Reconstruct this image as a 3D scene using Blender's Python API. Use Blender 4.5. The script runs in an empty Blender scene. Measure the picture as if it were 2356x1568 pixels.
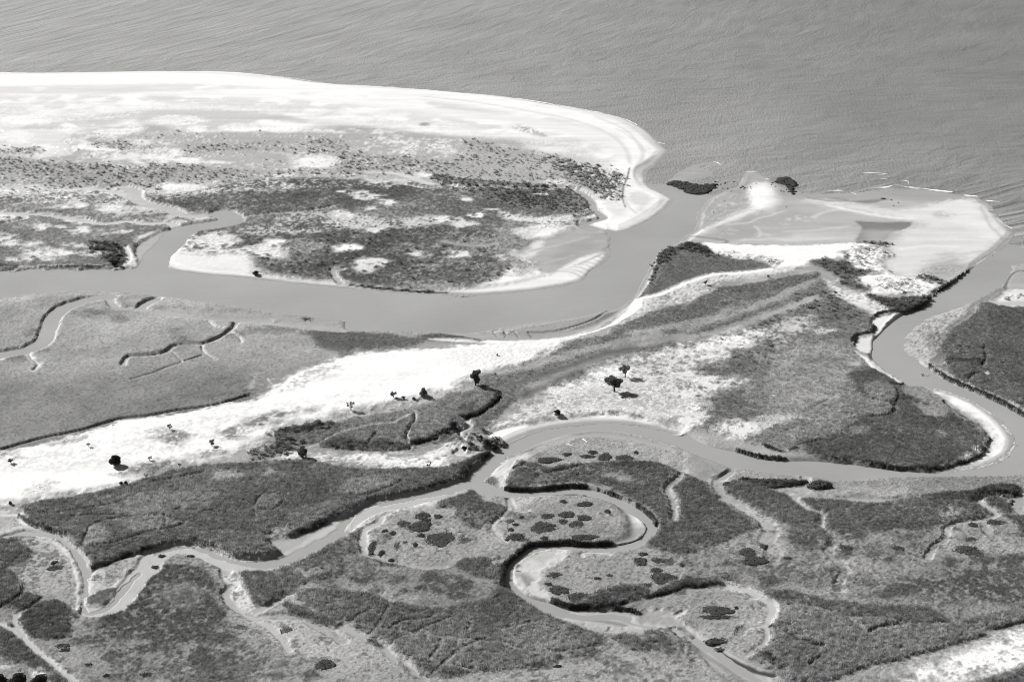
import bpy, math, random
import numpy as np

# ------------------------------------------------------------------ camera, sky, sun, exposure
C = bpy.context.scene.collection
SC = bpy.context.scene
CAM_H = 275.0
DEP = math.radians(21.25)            # the lens looks this far below the horizon
FW, FH = 2356.0, 1568.0              # survey sheet the coast was digitised on
FL = 3536.0                          # focal length in sheet units
cam_d = bpy.data.cameras.new('camera')
cam = bpy.data.objects.new('camera', cam_d)
C.objects.link(cam)
cam.location = (0, 0, CAM_H)
cam.rotation_euler = (math.pi / 2 - DEP, 0, 0)
cam_d.sensor_width = 36.0
cam_d.lens = 36.0 * FL / FW
cam_d.clip_start = 1.0
cam_d.clip_end = 60000.0
SC.camera = cam

SUN_EL = math.radians(33)
SHADOW_DIR = math.radians(-35)       # shadows run towards +x and a little -y
to_sun = (-math.cos(SHADOW_DIR), -math.sin(SHADOW_DIR))
W = bpy.data.worlds.new('World')
SC.world = W
W.use_nodes = True
nt = W.node_tree
nt.nodes.clear()
wo = nt.nodes.new('ShaderNodeOutputWorld')
bg = nt.nodes.new('ShaderNodeBackground')
sky = nt.nodes.new('ShaderNodeTexSky')
sky.sky_type = 'NISHITA'
sky.sun_disc = False
sky.sun_elevation = SUN_EL
sky.sun_rotation = math.atan2(to_sun[0], to_sun[1])
bw = nt.nodes.new('ShaderNodeSeparateColor')    # black and white film behind a red filter
nt.links.new(sky.outputs[0], bw.inputs[0])
nt.links.new(bw.outputs[0], bg.inputs[0])
bg.inputs[1].default_value = 0.05
nt.links.new(bg.outputs[0], wo.inputs[0])

sd_ = bpy.data.lights.new('sun', 'SUN')
sd_.energy = 4.8
sd_.angle = math.radians(0.53)
sd_.color = (1.0, 0.99, 0.975)
sun = bpy.data.objects.new('sun', sd_)
C.objects.link(sun)
from mathutils import Vector
sv = Vector((to_sun[0] * math.cos(SUN_EL), to_sun[1] * math.cos(SUN_EL), math.sin(SUN_EL)))
sun.rotation_euler = sv.to_track_quat('Z', 'Y').to_euler()
SC.view_settings.view_transform = 'Standard'
SC.view_settings.look = 'None'
SC.view_settings.gamma = 1
SC.view_settings.use_curve_mapping = False
SC.view_settings.exposure = 1.15
SC.cycles.max_bounces = 4
SC.cycles.filter_width = 1.05
SC.cycles.transparent_max_bounces = 4

# one unit of reflectance on flat sunlit ground shows as this much light in the picture
KLIT = 2.0


def tone(t):
    """reflectance of flat sunlit ground that reads as grey value t (0..255) on film"""
    s = max(t, 2) / 255.0
    lin = s / 12.92 if s <= 0.04045 else ((s + 0.055) / 1.055) ** 2.4
    return lin / KLIT


# ------------------------------------------------------------------ survey sheet -> ground
sD, cD = math.sin(DEP), math.cos(DEP)


def world(u, v, z=0.0):
    x = (np.asarray(u, float) - FW / 2) / FL
    y = -(np.asarray(v, float) - FH / 2) / FL
    t = (CAM_H - z) / (sD - y * cD)
    return t * x, t * (cD + y * sD)


def sheet(X, Y, z=0.0):
    """world point back to the sheet"""
    dz = z - CAM_H
    dep = Y * cD - dz * sD
    up = Y * sD + dz * cD
    return FW / 2 + FL * X / dep, FH / 2 - FL * up / dep


def pxm(v):
    """sheet units per metre across, at row v"""
    y = -(np.asarray(v, float) - FH / 2) / FL
    return FL * (sD - y * cD) / CAM_H


def mrow(v):
    """metres of ground per sheet unit, down the sheet, at row v"""
    return (world(0, v - 0.5)[1] - world(0, v + 0.5)[1])


TILE = {'A': (0, 115.04, .3335), 'B': (785.7, 115.04, .3335), 'C': (1570.3, 287.6, .3335),
        'D': (0, 575.2, .3335), 'E': (785.7, 575.2, .3335), 'F': (1570.3, 632.7, .3335),
        'G': (0, 1045.1, .3335), 'H': (785.7, 1045.1, .3335), 'I': (1570.3, 1045.1, .3335),
        'T': (1035.4, 805.3, .1953), 'L': (0, 920.3, .1953), 'M': (575.2, 862.8, .1953),
        'K': (1495.5, 345.1, .1953), 'Q': (0, 1380.5, .11995), 'f': (0, 0, 1.0)}


def P(s):
    """'A 10,20 30,40 B 5,6' -> list of sheet points"""
    out = []
    t = TILE['f']
    for w in s.split():
        if w in TILE:
            t = TILE[w]
        else:
            a, b = w.split(',')
            out.append((t[0] + float(a) * t[2], t[1] + float(b) * t[2]))
    return out


# ------------------------------------------------------------------ noise
rng = np.random.default_rng(7)
TAB = rng.random((256, 256)).astype(np.float32)


def vnoise(x, y, seed=0):
    x = x + seed * 17.31
    y = y + seed * 41.77
    xi = np.floor(x).astype(np.int64)
    yi = np.floor(y).astype(np.int64)
    fx = (x - xi).astype(np.float32)
    fy = (y - yi).astype(np.float32)
    fx = fx * fx * (3 - 2 * fx)
    fy = fy * fy * (3 - 2 * fy)
    x0, x1, y0, y1 = xi & 255, (xi + 1) & 255, yi & 255, (yi + 1) & 255
    a = TAB[x0, y0] * (1 - fx) + TAB[x1, y0] * fx
    b = TAB[x0, y1] * (1 - fx) + TAB[x1, y1] * fx
    return a * (1 - fy) + b * fy


def fbm(x, y, sc, oc=4, seed=0, gain=.5):
    """0..1, mean about .5; sc = metres of the largest feature"""
    s, a, tot = 0, 1.0, 0
    c, sn = math.cos(.6), math.sin(.6)
    x, y = x / sc, y / sc
    for o in range(oc):
        s = s + a * vnoise(x, y, seed + o * 3)
        tot += a
        a *= gain
        x, y = (x * c - y * sn) * 2.03, (x * sn + y * c) * 2.03
    return s / tot


def ss(a, b, x):
    t = np.clip((x - a) / (b - a), 0, 1)
    return t * t * (3 - 2 * t)


# ------------------------------------------------------------------ survey grid (denser near, coarser far)
STEP = 2.3
gu = np.arange(-340, 2700, STEP)
gv = np.arange(138, 1790, STEP)
NU, NV = len(gu), len(gv)
U, V = np.meshgrid(gu, gv)
X, Y = world(U, V)
rowpx = pxm(gv)
rowm = mrow(gv)

T = np.full(U.shape, tone(150), np.float32)     # reflectance
G = np.full(U.shape, -1.2, np.float32)          # bare ground height
VH = np.zeros(U.shape, np.float32)              # height of the plant mat on it
RG = np.full(U.shape, .03, np.float32)          # roughness of the relief, metres
CL = np.zeros(U.shape, np.int8)                 # kind of ground
DN = np.zeros((4,) + U.shape, np.float32)       # plants per square metre: tall reed, low cordgrass, shrub, dune tuft
N1 = fbm(X, Y, 14, 4, 1)
N2 = fbm(X, Y, 3.2, 3, 5)
N3 = fbm(X, Y, 45, 4, 9)
N4 = fbm(X, Y, 1.3, 2, 13)


def smooth_line(pts, closed, n=5):
    p = np.array(pts, float)
    if len(p) < 3:
        n = 1
    m = len(p)
    out = []
    rngi = range(m) if closed else range(m - 1)
    for i in rngi:
        if closed:
            p0, p1, p2, p3 = p[(i - 1) % m], p[i], p[(i + 1) % m], p[(i + 2) % m]
        else:
            p0, p1, p2, p3 = p[max(i - 1, 0)], p[i], p[i + 1], p[min(i + 2, m - 1)]
        k = max(2, min(14, int(np.hypot(*(p2 - p1)) / 9)))
        for j in range(k):
            t = j / k
            out.append(.5 * ((2 * p1) + (-p0 + p2) * t + (2 * p0 - 5 * p1 + 4 * p2 - p3) * t * t +
                             (-p0 + 3 * p1 - 3 * p2 + p3) * t ** 3))
    if not closed:
        out.append(p[-1])
    return np.array(out)


def roughen(q, amp, seed):
    """natural wobble of an outline, amp in metres"""
    if amp <= 0:
        return q
    x, y = world(q[:, 0], q[:, 1])
    s = pxm(q[:, 1])
    m = mrow(q[:, 1])
    nx = fbm(x, y, 9, 3, 30 + seed, .6) - .5
    ny = fbm(x, y, 9, 3, 60 + seed, .6) - .5
    r = q.copy()
    r[:, 0] += nx * 2 * amp * s
    r[:, 1] += ny * 2 * amp / m
    return r


def seg_dist(q, closed, pad):
    """distance in metres to the outline, up to pad"""
    D = np.full(U.shape, pad, np.float32)
    n = len(q)
    for i in range(n if closed else n - 1):
        a, b = q[i], q[(i + 1) % n]
        vlo, vhi = min(a[1], b[1]), max(a[1], b[1])
        vm = min(max((a[1] + b[1]) / 2, 120), 1800)
        s, m = float(pxm(vm)), float(mrow(vm))
        pu, pv = pad * s * 1.05 + 2, pad / m * 1.08 + 2
        i0 = max(0, int((min(a[0], b[0]) - pu - gu[0]) / STEP))
        i1 = min(NU, int((max(a[0], b[0]) + pu - gu[0]) / STEP) + 2)
        j0 = max(0, int((vlo - pv - gv[0]) / STEP))
        j1 = min(NV, int((vhi + pv - gv[0]) / STEP) + 2)
        if i0 >= i1 or j0 >= j1:
            continue
        du = (gu[i0:i1] - a[0])[None, :] / s
        dv = (gv[j0:j1] - a[1])[:, None] * m
        ex, ey = (b[0] - a[0]) / s, (b[1] - a[1]) * m
        L = ex * ex + ey * ey + 1e-9
        t = np.clip((du * ex + dv * ey) / L, 0, 1)
        d = np.sqrt((du - t * ex) ** 2 + (dv - t * ey) ** 2)
        sub = D[j0:j1, i0:i1]
        np.minimum(sub, d, out=sub)
    return D


def inside(q):
    M = np.zeros(U.shape, bool)
    a = q
    b = np.roll(q, -1, axis=0)
    for j in range(NV):
        v = gv[j]
        c = (a[:, 1] > v) != (b[:, 1] > v)
        if not c.any():
            continue
        aa, bb = a[c], b[c]
        xs = np.sort(aa[:, 0] + (v - aa[:, 1]) * (bb[:, 0] - aa[:, 0]) / (bb[:, 1] - aa[:, 1]))
        M[j] = (np.searchsorted(xs, gu) & 1).astype(bool)
    return M


_seed = [0]


def sdist(pts, pad, rough, closed=True):
    _seed[0] += 1
    q = roughen(smooth_line(pts, closed), rough, _seed[0] % 20)
    D = seg_dist(q, closed, pad)
    if closed:
        return np.where(inside(q), D, -D)
    return D


def edge_mask(D, soft, ragged):
    d = D
    if ragged > 0:
        d = D + (N2 - .5) * 2 * ragged + (N1 - .5) * 1.2 * ragged
    return ss(-soft, soft, d)


def land(s, plat=1.2, slope=3.0, t=150, rough=.6, c=2):
    """dry land: rises out of the water over `slope` metres"""
    D = sdist(P(s) if isinstance(s, str) else s, slope + 1, rough)
    m = D > -slope
    g = plat * np.clip(D / slope, -1, 1)
    G[m] = np.maximum(G, g)[m]
    w = D > -.5
    T[w] = tone(t)
    CL[D > 0] = c


def reg(s, t=None, h=None, g=None, soft=1.2, rag=1.0, rough=.8, cover=1.0, cs='2', cw=.12,
        rel=None, d=None, c=None, lay=None, a=1.0):
    """a patch of ground: tone t, plant height h, ground height g, ragged soft edge, cover = how much of it is filled"""
    D = sdist(P(s) if isinstance(s, str) else s, soft + rag * 2 + .5, rough)
    m = edge_mask(D, soft, rag) * a
    if cover < 1:
        n = {'1': N1, '2': .6 * N2 + .4 * N1, '3': N3, '4': .42 * N4 + .26 * N2 + .14 * N1 + .34 * N3}[cs]
        th = np.quantile(n[::7, ::7], 1 - cover)
        m = m * ss(th - cw * .35, th + cw * .35, n)
    m = m.astype(np.float32)
    if t is not None:
        T[:] = T * (1 - m) + tone(t) * m
    if h is not None:
        VH[:] = VH * (1 - m) + h * m
    if g is not None:
        G[:] = G * (1 - m) + g * m
    if rel is not None:
        RG[:] = RG * (1 - m) + rel * m
    if c is not None:
        CL[m > .5] = c
    for k in range(4):
        v = (d or {}).get(k)
        if v is not None:
            DN[k][:] = DN[k] * (1 - m) + v * m
        elif d is not None:
            DN[k][:] = DN[k] * (1 - m)
    return m


def ell(cx, cy, rx, ry, tile='f', n=14):
    t = TILE[tile]
    return [(t[0] + (cx + rx * math.cos(2 * math.pi * k / n)) * t[2],
             t[1] + (cy + ry * math.sin(2 * math.pi * k / n)) * t[2]) for k in range(n)]


def spots(tile, s, t=250, soft=2.5, **kw):
    """light bare patches: 'cx,cy,rx,ry ...'"""
    for w in s.split():
        cx, cy, rx, ry = map(float, w.split(','))
        kk = dict(h=0.0, rag=3.5, d={}, rel=.05, a=.95, rough=3.0, cover=.86, cs='4', cw=.5)
        kk.update(kw)
        reg(ell(cx, cy, rx * 1.08, ry * 1.08, tile), t, soft=soft, **kk)


def water(s, depth=1.0, slope=1.5, rough=.4, bank=None):
    """cut open water into the land"""
    D = sdist(P(s) if isinstance(s, str) else s, slope + 1, rough)
    k = ss(-slope * .5, slope * .5, D)
    G[:] = G * (1 - k) - depth * k
    m = D > -.3
    VH[m] = 0
    T[m] = tone(150)
    CL[m] = 0
    for q in range(4):
        DN[q][m] = 0


def chan(s, w, t=168, g=.1, lev=None, lw=2.5, soft=.5, rough=.5, h=0.0, c=0, lt=.72):
    """creek, path or groove: bed tone t at height g, w metres wide, with pale levees lev"""
    D = sdist(P(s) if isinstance(s, str) else s, w / 2 + lw + soft + 1.5, rough, closed=False)
    D = D + (N2 - .5) * min(w, 3) * .5
    if lev is not None:
        m = (1 - ss(w / 2, w / 2 + lw, D)).astype(np.float32) * lt
        m = m * ss(.25, .75, .6 * N4 + .3 * N2 + .12)
        m = np.clip(m, 0, 1)
        T[:] = T * (1 - m) + tone(lev) * m
        VH[:] = VH * (1 - .8 * m)
        for q in range(4):
            DN[q][:] *= 1 - m
    m = (1 - ss(w / 2 - soft * .5, w / 2 + soft, D)).astype(np.float32)
    if t is not None:
        T[:] = T * (1 - m) + tone(t) * m
    if g is not None:
        G[:] = np.minimum(G, G * (1 - m) + g * m)
    VH[:] = VH * (1 - m) + h * m
    RG[:] = RG * (1 - m) + .03 * m
    if c is not None:
        CL[m > .5] = c
    for q in range(4):
        DN[q][:] *= 1 - m


def groove(s, w=1.0, k=.35, t=None):
    """narrow animal track pressed through the reeds"""
    D = sdist(P(s), w + 1.5, .4, closed=False)
    w = w * .75
    k = max(k, .1)
    m = (1 - ss(w * .5, w, D)).astype(np.float32)
    VH[:] = VH * (1 - m * (1 - k))
    if t is not None:
        T[:] = T * (1 - m * .7) + tone(t) * m * .7
    else:
        T[:] = T * (1 - m * .42)
    for q in range(4):
        DN[q][:] *= 1 - m


LIPS = []


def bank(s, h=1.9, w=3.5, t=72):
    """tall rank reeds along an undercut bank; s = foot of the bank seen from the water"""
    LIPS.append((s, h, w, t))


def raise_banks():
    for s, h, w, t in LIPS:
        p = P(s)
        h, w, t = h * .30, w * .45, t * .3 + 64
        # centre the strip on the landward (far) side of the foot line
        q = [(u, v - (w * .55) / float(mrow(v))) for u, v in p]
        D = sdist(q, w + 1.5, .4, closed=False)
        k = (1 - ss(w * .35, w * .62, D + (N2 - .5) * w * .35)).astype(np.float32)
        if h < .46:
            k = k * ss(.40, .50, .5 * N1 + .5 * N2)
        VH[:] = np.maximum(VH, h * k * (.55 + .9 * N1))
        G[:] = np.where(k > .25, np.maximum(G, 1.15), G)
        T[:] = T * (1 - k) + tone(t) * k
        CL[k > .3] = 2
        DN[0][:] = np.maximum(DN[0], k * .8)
        # the cut face is painted near-black for the shade under the bank
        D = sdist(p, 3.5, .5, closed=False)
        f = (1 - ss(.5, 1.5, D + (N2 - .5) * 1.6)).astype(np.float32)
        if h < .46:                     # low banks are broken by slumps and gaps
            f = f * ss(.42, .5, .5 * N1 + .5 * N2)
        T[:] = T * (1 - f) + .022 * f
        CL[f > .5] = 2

# ================================================================== LAND AND WATER OUTLINES
NORTH = ("f -420,176 -200,172 A 0,158 200,157 400,156 800,150 1200,146 1600,152 1900,180 2100,212 2356,240 "
         "B 200,248 400,262 600,275 800,293 1000,308 1200,332 1400,368 1600,398 1800,436 1920,466 2030,512 2120,572 2190,640 2252,692 "
         "2235,722 2165,790 2105,832 2096,890 2130,945 2220,988 2290,1030 2265,1068 2200,1120 2080,1196 1930,1252 1820,1247 "
         "1760,1330 1850,1400 1830,1450 1720,1510 E 1660,215 1560,238 1450,256 1350,262 1250,282 1120,296 1000,306 850,308 700,304 500,296 300,288 100,264 "
         "D 2356,258 2150,235 2000,225 1850,208 1700,190 1550,174 1400,166 1270,150 1190,132 1130,110 1060,118 1000,120 880,118 "
         "820,108 740,122 600,126 400,126 200,122 0,122 f -420,612")
land(NORTH, 1.3, 9, 250, .5, 1)

MID = ("f -420,716 D 0,345 130,312 300,298 500,290 700,292 850,302 1000,312 1100,340 1300,362 1500,384 1750,420 1900,440 2100,462 2356,495 "
       "E 0,500 60,560 300,578 500,582 700,578 900,572 1010,556 1100,536 1250,518 1400,492 1550,470 1700,440 1830,415 1930,392 2050,280 2130,130 2170,60 2200,10 "
       "C 0,800 60,745 100,715 130,600 200,500 300,455 380,425 420,360 480,322 560,350 620,390 760,450 900,470 1150,478 1350,445 1600,440 1850,470 2040,505 "
       "2150,580 2220,680 2285,742 2240,800 2180,860 2020,972 1930,1035 1840,1105 1720,1175 1640,1262 1500,1325 1440,1372 1335,1472 1312,1500 "
       "F 1305,560 1350,630 1430,690 1530,765 1700,775 1850,810 2000,870 2100,930 2200,1010 2270,1090 2295,1150 2280,1210 2220,1270 2100,1320 1950,1345 1800,1362 "
       "1700,1358 1600,1358 1450,1345 1200,1312 900,1285 700,1283 520,1264 380,1220 200,1180 60,1112 "
       "E 2300,1262 2200,1235 2000,1198 1800,1190 1600,1208 1400,1236 1250,1282 1110,1352 1020,1415 950,1480 840,1562 H 830,180 "
       "700,225 500,285 330,330 200,370 100,405 0,440 "
       "G 2200,530 2080,590 1950,690 1880,715 1700,745 1560,728 1430,668 1320,640 1200,640 1080,672 960,700 820,740 620,800 590,740 540,680 440,600 380,555 260,530 140,500 0,560 f -420,1240")
land(MID, 1.2, 2.2, 150, .5, 2)

SOUTH = ("f -420,1262 G 0,600 150,560 300,566 400,600 520,740 570,870 570,1000 545,1085 620,1108 720,1100 810,1060 850,1000 920,900 1000,815 1060,740 1110,695 1200,665 1320,650 "
         "1430,690 1560,745 1720,778 1900,780 2000,760 2150,690 2300,600 2356,575 H 50,500 150,420 300,360 450,340 600,325 750,285 870,246 "
         "960,280 1060,300 1180,250 1130,245 1000,215 992,180 1060,120 E 1150,1450 1250,1400 1400,1320 1600,1262 1800,1248 2000,1270 2200,1320 2356,1390 "
         "I 0,-30 150,25 300,80 440,125 560,130 850,150 1040,180 1200,205 1450,246 1300,262 1250,320 1400,345 1550,325 1700,300 1900,285 2050,262 2200,228 2330,240 2400,260 "
         "f 2760,1140 2760,1850 -420,1850")
land(SOUTH, 1.2, 2.2, 150, .5, 2)

EAST = ("f 2760,560 2356,606 C 2290,985 2220,1090 2150,1150 F 2080,150 1990,200 1850,250 1720,290 1640,330 1570,400 1532,460 1545,520 1620,580 1750,680 1850,740 2000,800 "
        "2150,870 2280,930 2356,980 f 2440,1040 2520,1110 2560,1160 2760,1160")
land(EAST, 1.2, 3, 110, .5, 2)
land("I 2356,160 2330,180 2340,215 2400,240 2600,230 2600,150", .7, 3, 190, .3, 0)
# shoal north of the peat outcrop, hooked sand spit just awash
land("K 200,352 260,330 330,262 470,195 620,150 780,138 830,160 780,185 640,180 560,205 700,240 740,300 600,330 420,350 300,362", .16, 12, 190, .5, 1)

# ================================================================== NORTH ISLAND
# relief of the beach and the dunes
reg("f -420,195 0,192 400,190 800,200 1100,225 1300,262 1440,310 1490,350 1470,400 1440,440 1400,500 1300,450 1000,330 -420,330", g=2.0, soft=10, rag=0, c=1)
spots('B', "2060,1030,70,40", 215, 3, c=1)
# wet sand along the surf
reg("A -600,160 0,162 400,158 1200,150 1900,184 2356,243 B 600,278 1200,334 1800,437 2030,513 2190,640 2250,695 2180,690 2050,600 1900,510 1700,455 1400,385 1000,325 600,295 A 2356,262 1900,205 1200,168 0,178 -600,180", 232, soft=4, rag=1)
reg("B 2110,560 2190,640 2252,692 2236,722 2165,792 2105,834 2060,880 2060,800 2160,740 2190,690 2090,590", 212, soft=3, rag=1.5, a=.8)
# grey belt behind the beach crest, trodden pale and dark lines along it
reg("A -600,262 0,262 500,262 1000,250 1400,250 1800,272 2356,318 B 500,350 1000,420 1500,490 1900,600 1850,615 1400,520 900,450 400,385 0,345 A 1900,318 1300,300 700,318 0,325 -600,330", 222, soft=9, rag=3, cover=.7, cs='3', cw=.25)
reg("B 300,420 900,440 1300,480 1700,560 1950,660 2000,760 1900,740 1600,600 1200,520 700,480 300,470", 238, soft=8, rag=2)
chan("B 560,335 900,372 1250,430 1600,500 1850,600 1960,700 1990,800", 2.2, 222, None, soft=2, lw=1, c=None)
chan("B 1750,470 1950,560 2060,680 2075,760 2010,850", 1.8, 225, None, soft=2, lw=1, c=None)
chan("B 1985,830 1970,900 1945,960 1940,1040 1960,1100", 1.1, 150, None, soft=.6, lw=1, c=None)
# dune field
DUNE = ("A -900,470 0,470 500,470 800,440 1200,420 1700,440 2100,480 B 0,520 300,560 700,600 1100,610 1500,650 1650,720 1800,800 1900,880 1900,1000 1820,1050 1700,1000 "
        "1500,960 A 2356,960 1500,930 900,1000 400,960 0,960 -900,960")
reg("A -900,330 0,330 700,325 1300,330 1900,350 2356,380 B 400,430 900,500 1300,560 1700,640 1900,760 1700,800 1300,650 700,600 0,520 A 1700,440 0,480 -900,480", 222, soft=9, rag=4, cover=.6, cs='1', cw=.4, d={3: .05}, c=1, rel=.2)
reg(DUNE, 206, soft=9, rag=4, cover=.85, cs='3', cw=.3, rel=.2, d={2: .0, 3: .03}, c=1, h=.03)
reg("A -900,400 0,400 800,390 1500,400 2200,430 B 300,500 900,560 1500,640 1700,760 1300,700 700,620 0,540 A 1900,480 1000,470 0,560 -900,600", 236, soft=6, rag=4, cover=.45, cs='4', cw=.4, c=1)
reg("A -900,640 300,620 900,600 1400,590 2000,590 2356,540 B 300,560 900,620 1200,640 1300,700 1500,780 1650,900 1700,980 B 0,900 A 2356,960 1200,960 0,960 -900,960",
    180, soft=8, rag=4, rel=.2, d={3: .05}, c=1, h=.05)
reg("A -900,560 2356,560 B 300,560 900,640 1500,780 1600,900 0,900 A 2356,960 -900,960", 232, soft=8, rag=5, cover=.28, cs='2', cw=.3, c=1)
reg("A -900,600 2356,600 B 300,600 900,660 1400,780 1500,900 0,900 A 2356,960 -900,960", 150, soft=8, rag=5, cover=.06, cs='4', cw=.12, h=.25, d={2: .01}, c=3)
reg("A -900,640 0,560 400,600 500,700 300,760 0,740 -900,760", 226, soft=7, rag=4)
reg("A 1000,440 1500,430 2000,470 2100,520 1700,490 1300,500 1000,490", 205, soft=6, rag=4)
reg("A 700,560 1100,540 1300,590 1900,580 2356,600 2356,640 1800,660 1200,640 900,620", 178, soft=6, rag=4, cover=.8, cs='2', cw=.3)
reg("A 1250,700 1900,690 2000,780 1700,800 1300,780 A 1300,620 1600,640", 178, soft=5, rag=3)
spots('A', "470,560,70,30 120,620,120,40 930,555,70,25 1350,560,60,22 1120,740,110,50 1300,775,120,18 1500,790,90,14 1700,550,200,26 1960,560,150,26 2220,780,150,40 640,680,110,18 980,655,35,20 1130,700,120,14 300,690,60,22 1240,500,180,30 170,500,160,25 800,580,140,22", 248, 4, c=1)
chan("A 1800,712 1950,725 2010,745 2020,780 2035,830", 4, 205, None, soft=3, lw=2, c=None)
chan("A 560,640 680,690 780,700", 5, 240, None, soft=3, lw=2, c=None)
chan("A 780,760 900,750 940,780 980,810 880,830", 4, 232, None, soft=3, lw=2, c=None)
# belts of low shrubs and dark grass
BELT = [("A -900,680 0,690 250,690 250,730 0,740 -900,730", .5), ("A 640,650 900,655 1060,680 1050,705 800,690 660,670", .5),
        ("A 1280,680 1500,660 1900,650 2356,640 2356,720 2000,735 1700,705 1300,710", .45),
        ("A -900,760 0,760 300,780 700,800 1200,800 1400,820 1800,850 2356,850 2356,900 1800,910 1400,930 1000,1000 850,990 500,960 300,1000 0,990 -900,1000", .62),
        ("A -900,800 200,800 700,830 700,930 400,900 0,960 -900,960", .45),
        ("B 0,730 300,740 600,760 830,800 800,860 500,900 0,900", .55),
        ("B 850,640 1100,690 1300,720 1480,760 1560,860 1700,960 1500,950 900,900 700,880 600,800 850,740", .6)]
for s, cv in BELT:
    reg(s, 128, soft=6, rag=4, rough=3, cover=cv, cs='4', cw=.16, h=.4, rel=.25, d={2: .02, 3: .15}, c=3)
reg("B 860,700 1100,690 1300,720 1480,760 1560,860 1700,960 1400,940 900,890 700,880", 156, soft=6, rag=3, cover=.8, cs='2', h=.35, rel=.25, d={2: .015, 3: .2}, c=3)
reg("B 1560,800 1750,820 1900,860 1910,960 1880,1030 1800,1040 1700,980 1600,900 B 1400,760 1560,780", 130, soft=6, rag=5, cover=.42, cs='4', cw=.1, h=.5, rel=.3, d={2: .15}, c=3)
reg("B 1180,535 1290,545 1400,605 1380,615 1200,570", 160, soft=2, rag=2, cover=.7, cs='4', h=.3, c=3)
reg("B 540,525 600,520 600,540 545,542", 150, soft=1.5, rag=2, h=.3, c=3)
# inner marsh of the island
MARSH_N = ("A -900,1000 0,1010 300,990 560,965 750,985 900,1030 950,1000 1300,1000 1500,950 1650,905 2000,900 2356,905 B 0,905 400,925 800,930 1200,945 1500,965 1640,990 1720,1050 1740,1110 "
           "1700,1160 1600,1230 1420,1240 1300,1330 1180,1400 1340,1500 1240,1560 E 1150,110 1030,230 900,290 750,292 500,270 200,245 0,240 D 2356,225 2150,205 1900,180 1750,150 1720,120 A 1700,1430 1400,1440 1200,1400 "
           "1160,1350 1250,1250 1000,1300 900,1380 850,1490 400,1500 -900,1500")
reg(MARSH_N, 112, h=.6, g=1.2, soft=8, rag=6, rel=.25, d={1: .35}, c=2)
reg("A 940,1030 1200,1010 1600,940 2000,900 2356,905 B 500,925 700,980 200,1060 0,1120 A 2356,1080 2000,1120 1750,1140 1650,1120 1300,1140 1200,1090 1050,1080 950,1060", 98, h=.7, soft=6, rag=5, rel=.25, d={1: .5})
reg("B 620,870 850,900 1200,930 1500,950 1640,990 1730,1060 1740,1130 1640,1170 1500,1120 1300,1110 1000,1030 700,960", 104, h=1.1, soft=3, rag=2, rel=.4, d={1: .3, 2: .05})
reg("A 1900,960 2356,940 2356,1060 2000,1100 1700,1030 1500,1000", 138, h=.7, soft=8, rag=4, cover=.5, cs='3')
reg("A 2356,1280 2000,1270 1700,1300 1500,1280 1250,1270 1180,1340 1300,1360 1650,1350 1700,1430 1850,1500 D 1800,130 1900,180 2356,225 E 0,240 300,262 700,285 900,270 1030,230 1150,150 1120,60 1000,0 B 1150,1400 1300,1330 1100,1290 700,1230 300,1235 0,1260",
    92, h=.6, soft=4, rag=4, rel=.25, d={1: .35, 2: .003}, c=2)
reg("B 400,1290 800,1310 1100,1400 1200,1500 E 800,260 400,200 200,100 B 500,1400", 88, soft=4, rag=4, h=.9, cover=.25, cs='4', cw=.2, rel=.4, d={2: .008, 1: .3})
reg("A 550,970 750,990 880,1030 940,1070 1150,1100 1000,1100 700,1050 500,1010", 108, h=1., soft=2.5, rag=2, rel=.3, d={1: .4})
reg("A -900,1160 400,1170 600,1210 1000,1210 1200,1200 1000,1290 900,1330 800,1440 740,1490 0,1495 -900,1495", 112, h=.9, soft=3, rag=2.5, rel=.3, d={1: .4})
reg("A 640,1340 850,1360 860,1420 830,1490 760,1480 600,1390", 84, h=1.3, soft=2, rag=2, rel=.8, d={1: .1, 2: .15})
reg("A 890,1330 950,1350 1010,1430 900,1420", 112, h=.8, soft=1.5, rag=1, d={1: .4})
# pale sandy openings in it
reg("A 1220,1300 1500,1270 1660,1330 1620,1380 1800,1360 1950,1400 1930,1440 1700,1440 1720,1520 1500,1530 1250,1500 1130,1440 1150,1390 1210,1360", 240, h=.05, soft=4, rag=4, cover=.8, cs='2', cw=.3, d={}, c=1, rel=.15)
reg("A 1180,1190 1400,1160 1550,1170 1500,1190 1250,1215 A 1100,1130 1200,1160", 215, h=.1, soft=3, rag=3, cover=.85, cs='2', d={}, c=1)
reg("A 720,1140 900,1090 1080,1110 1050,1140 900,1150 740,1165", 200, h=.1, soft=4, rag=4, cover=.7, cs='2', d={}, c=1)
reg("A 1700,1290 2000,1280 2356,1240 2356,1140 2150,1140 1900,1160 1950,1210 1700,1240", 222, h=.1, soft=6, rag=5, cover=.62, cs='4', cw=.25, d={}, c=1, rel=.2)
reg("B -20,1130 300,1180 600,1160 760,1170 620,1210 450,1240 0,1240", 226, h=.1, soft=5, rag=4, cover=.7, cs='4', cw=.25, d={}, c=1, rel=.2)
reg("B 1100,1130 1300,1170 1560,1160 1570,1200 1450,1240 1420,1300 1250,1310 1190,1260 1330,1210 1140,1180", 245, h=.05, soft=3, rag=3.5, cover=.8, cs='4', cw=.25, d={}, c=1, rel=.15)
reg("B 760,1200 830,1170 880,1200 940,1210 900,1230 780,1230", 235, h=.05, soft=3, rag=3, cover=.8, cs='2', d={}, c=1)
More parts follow.
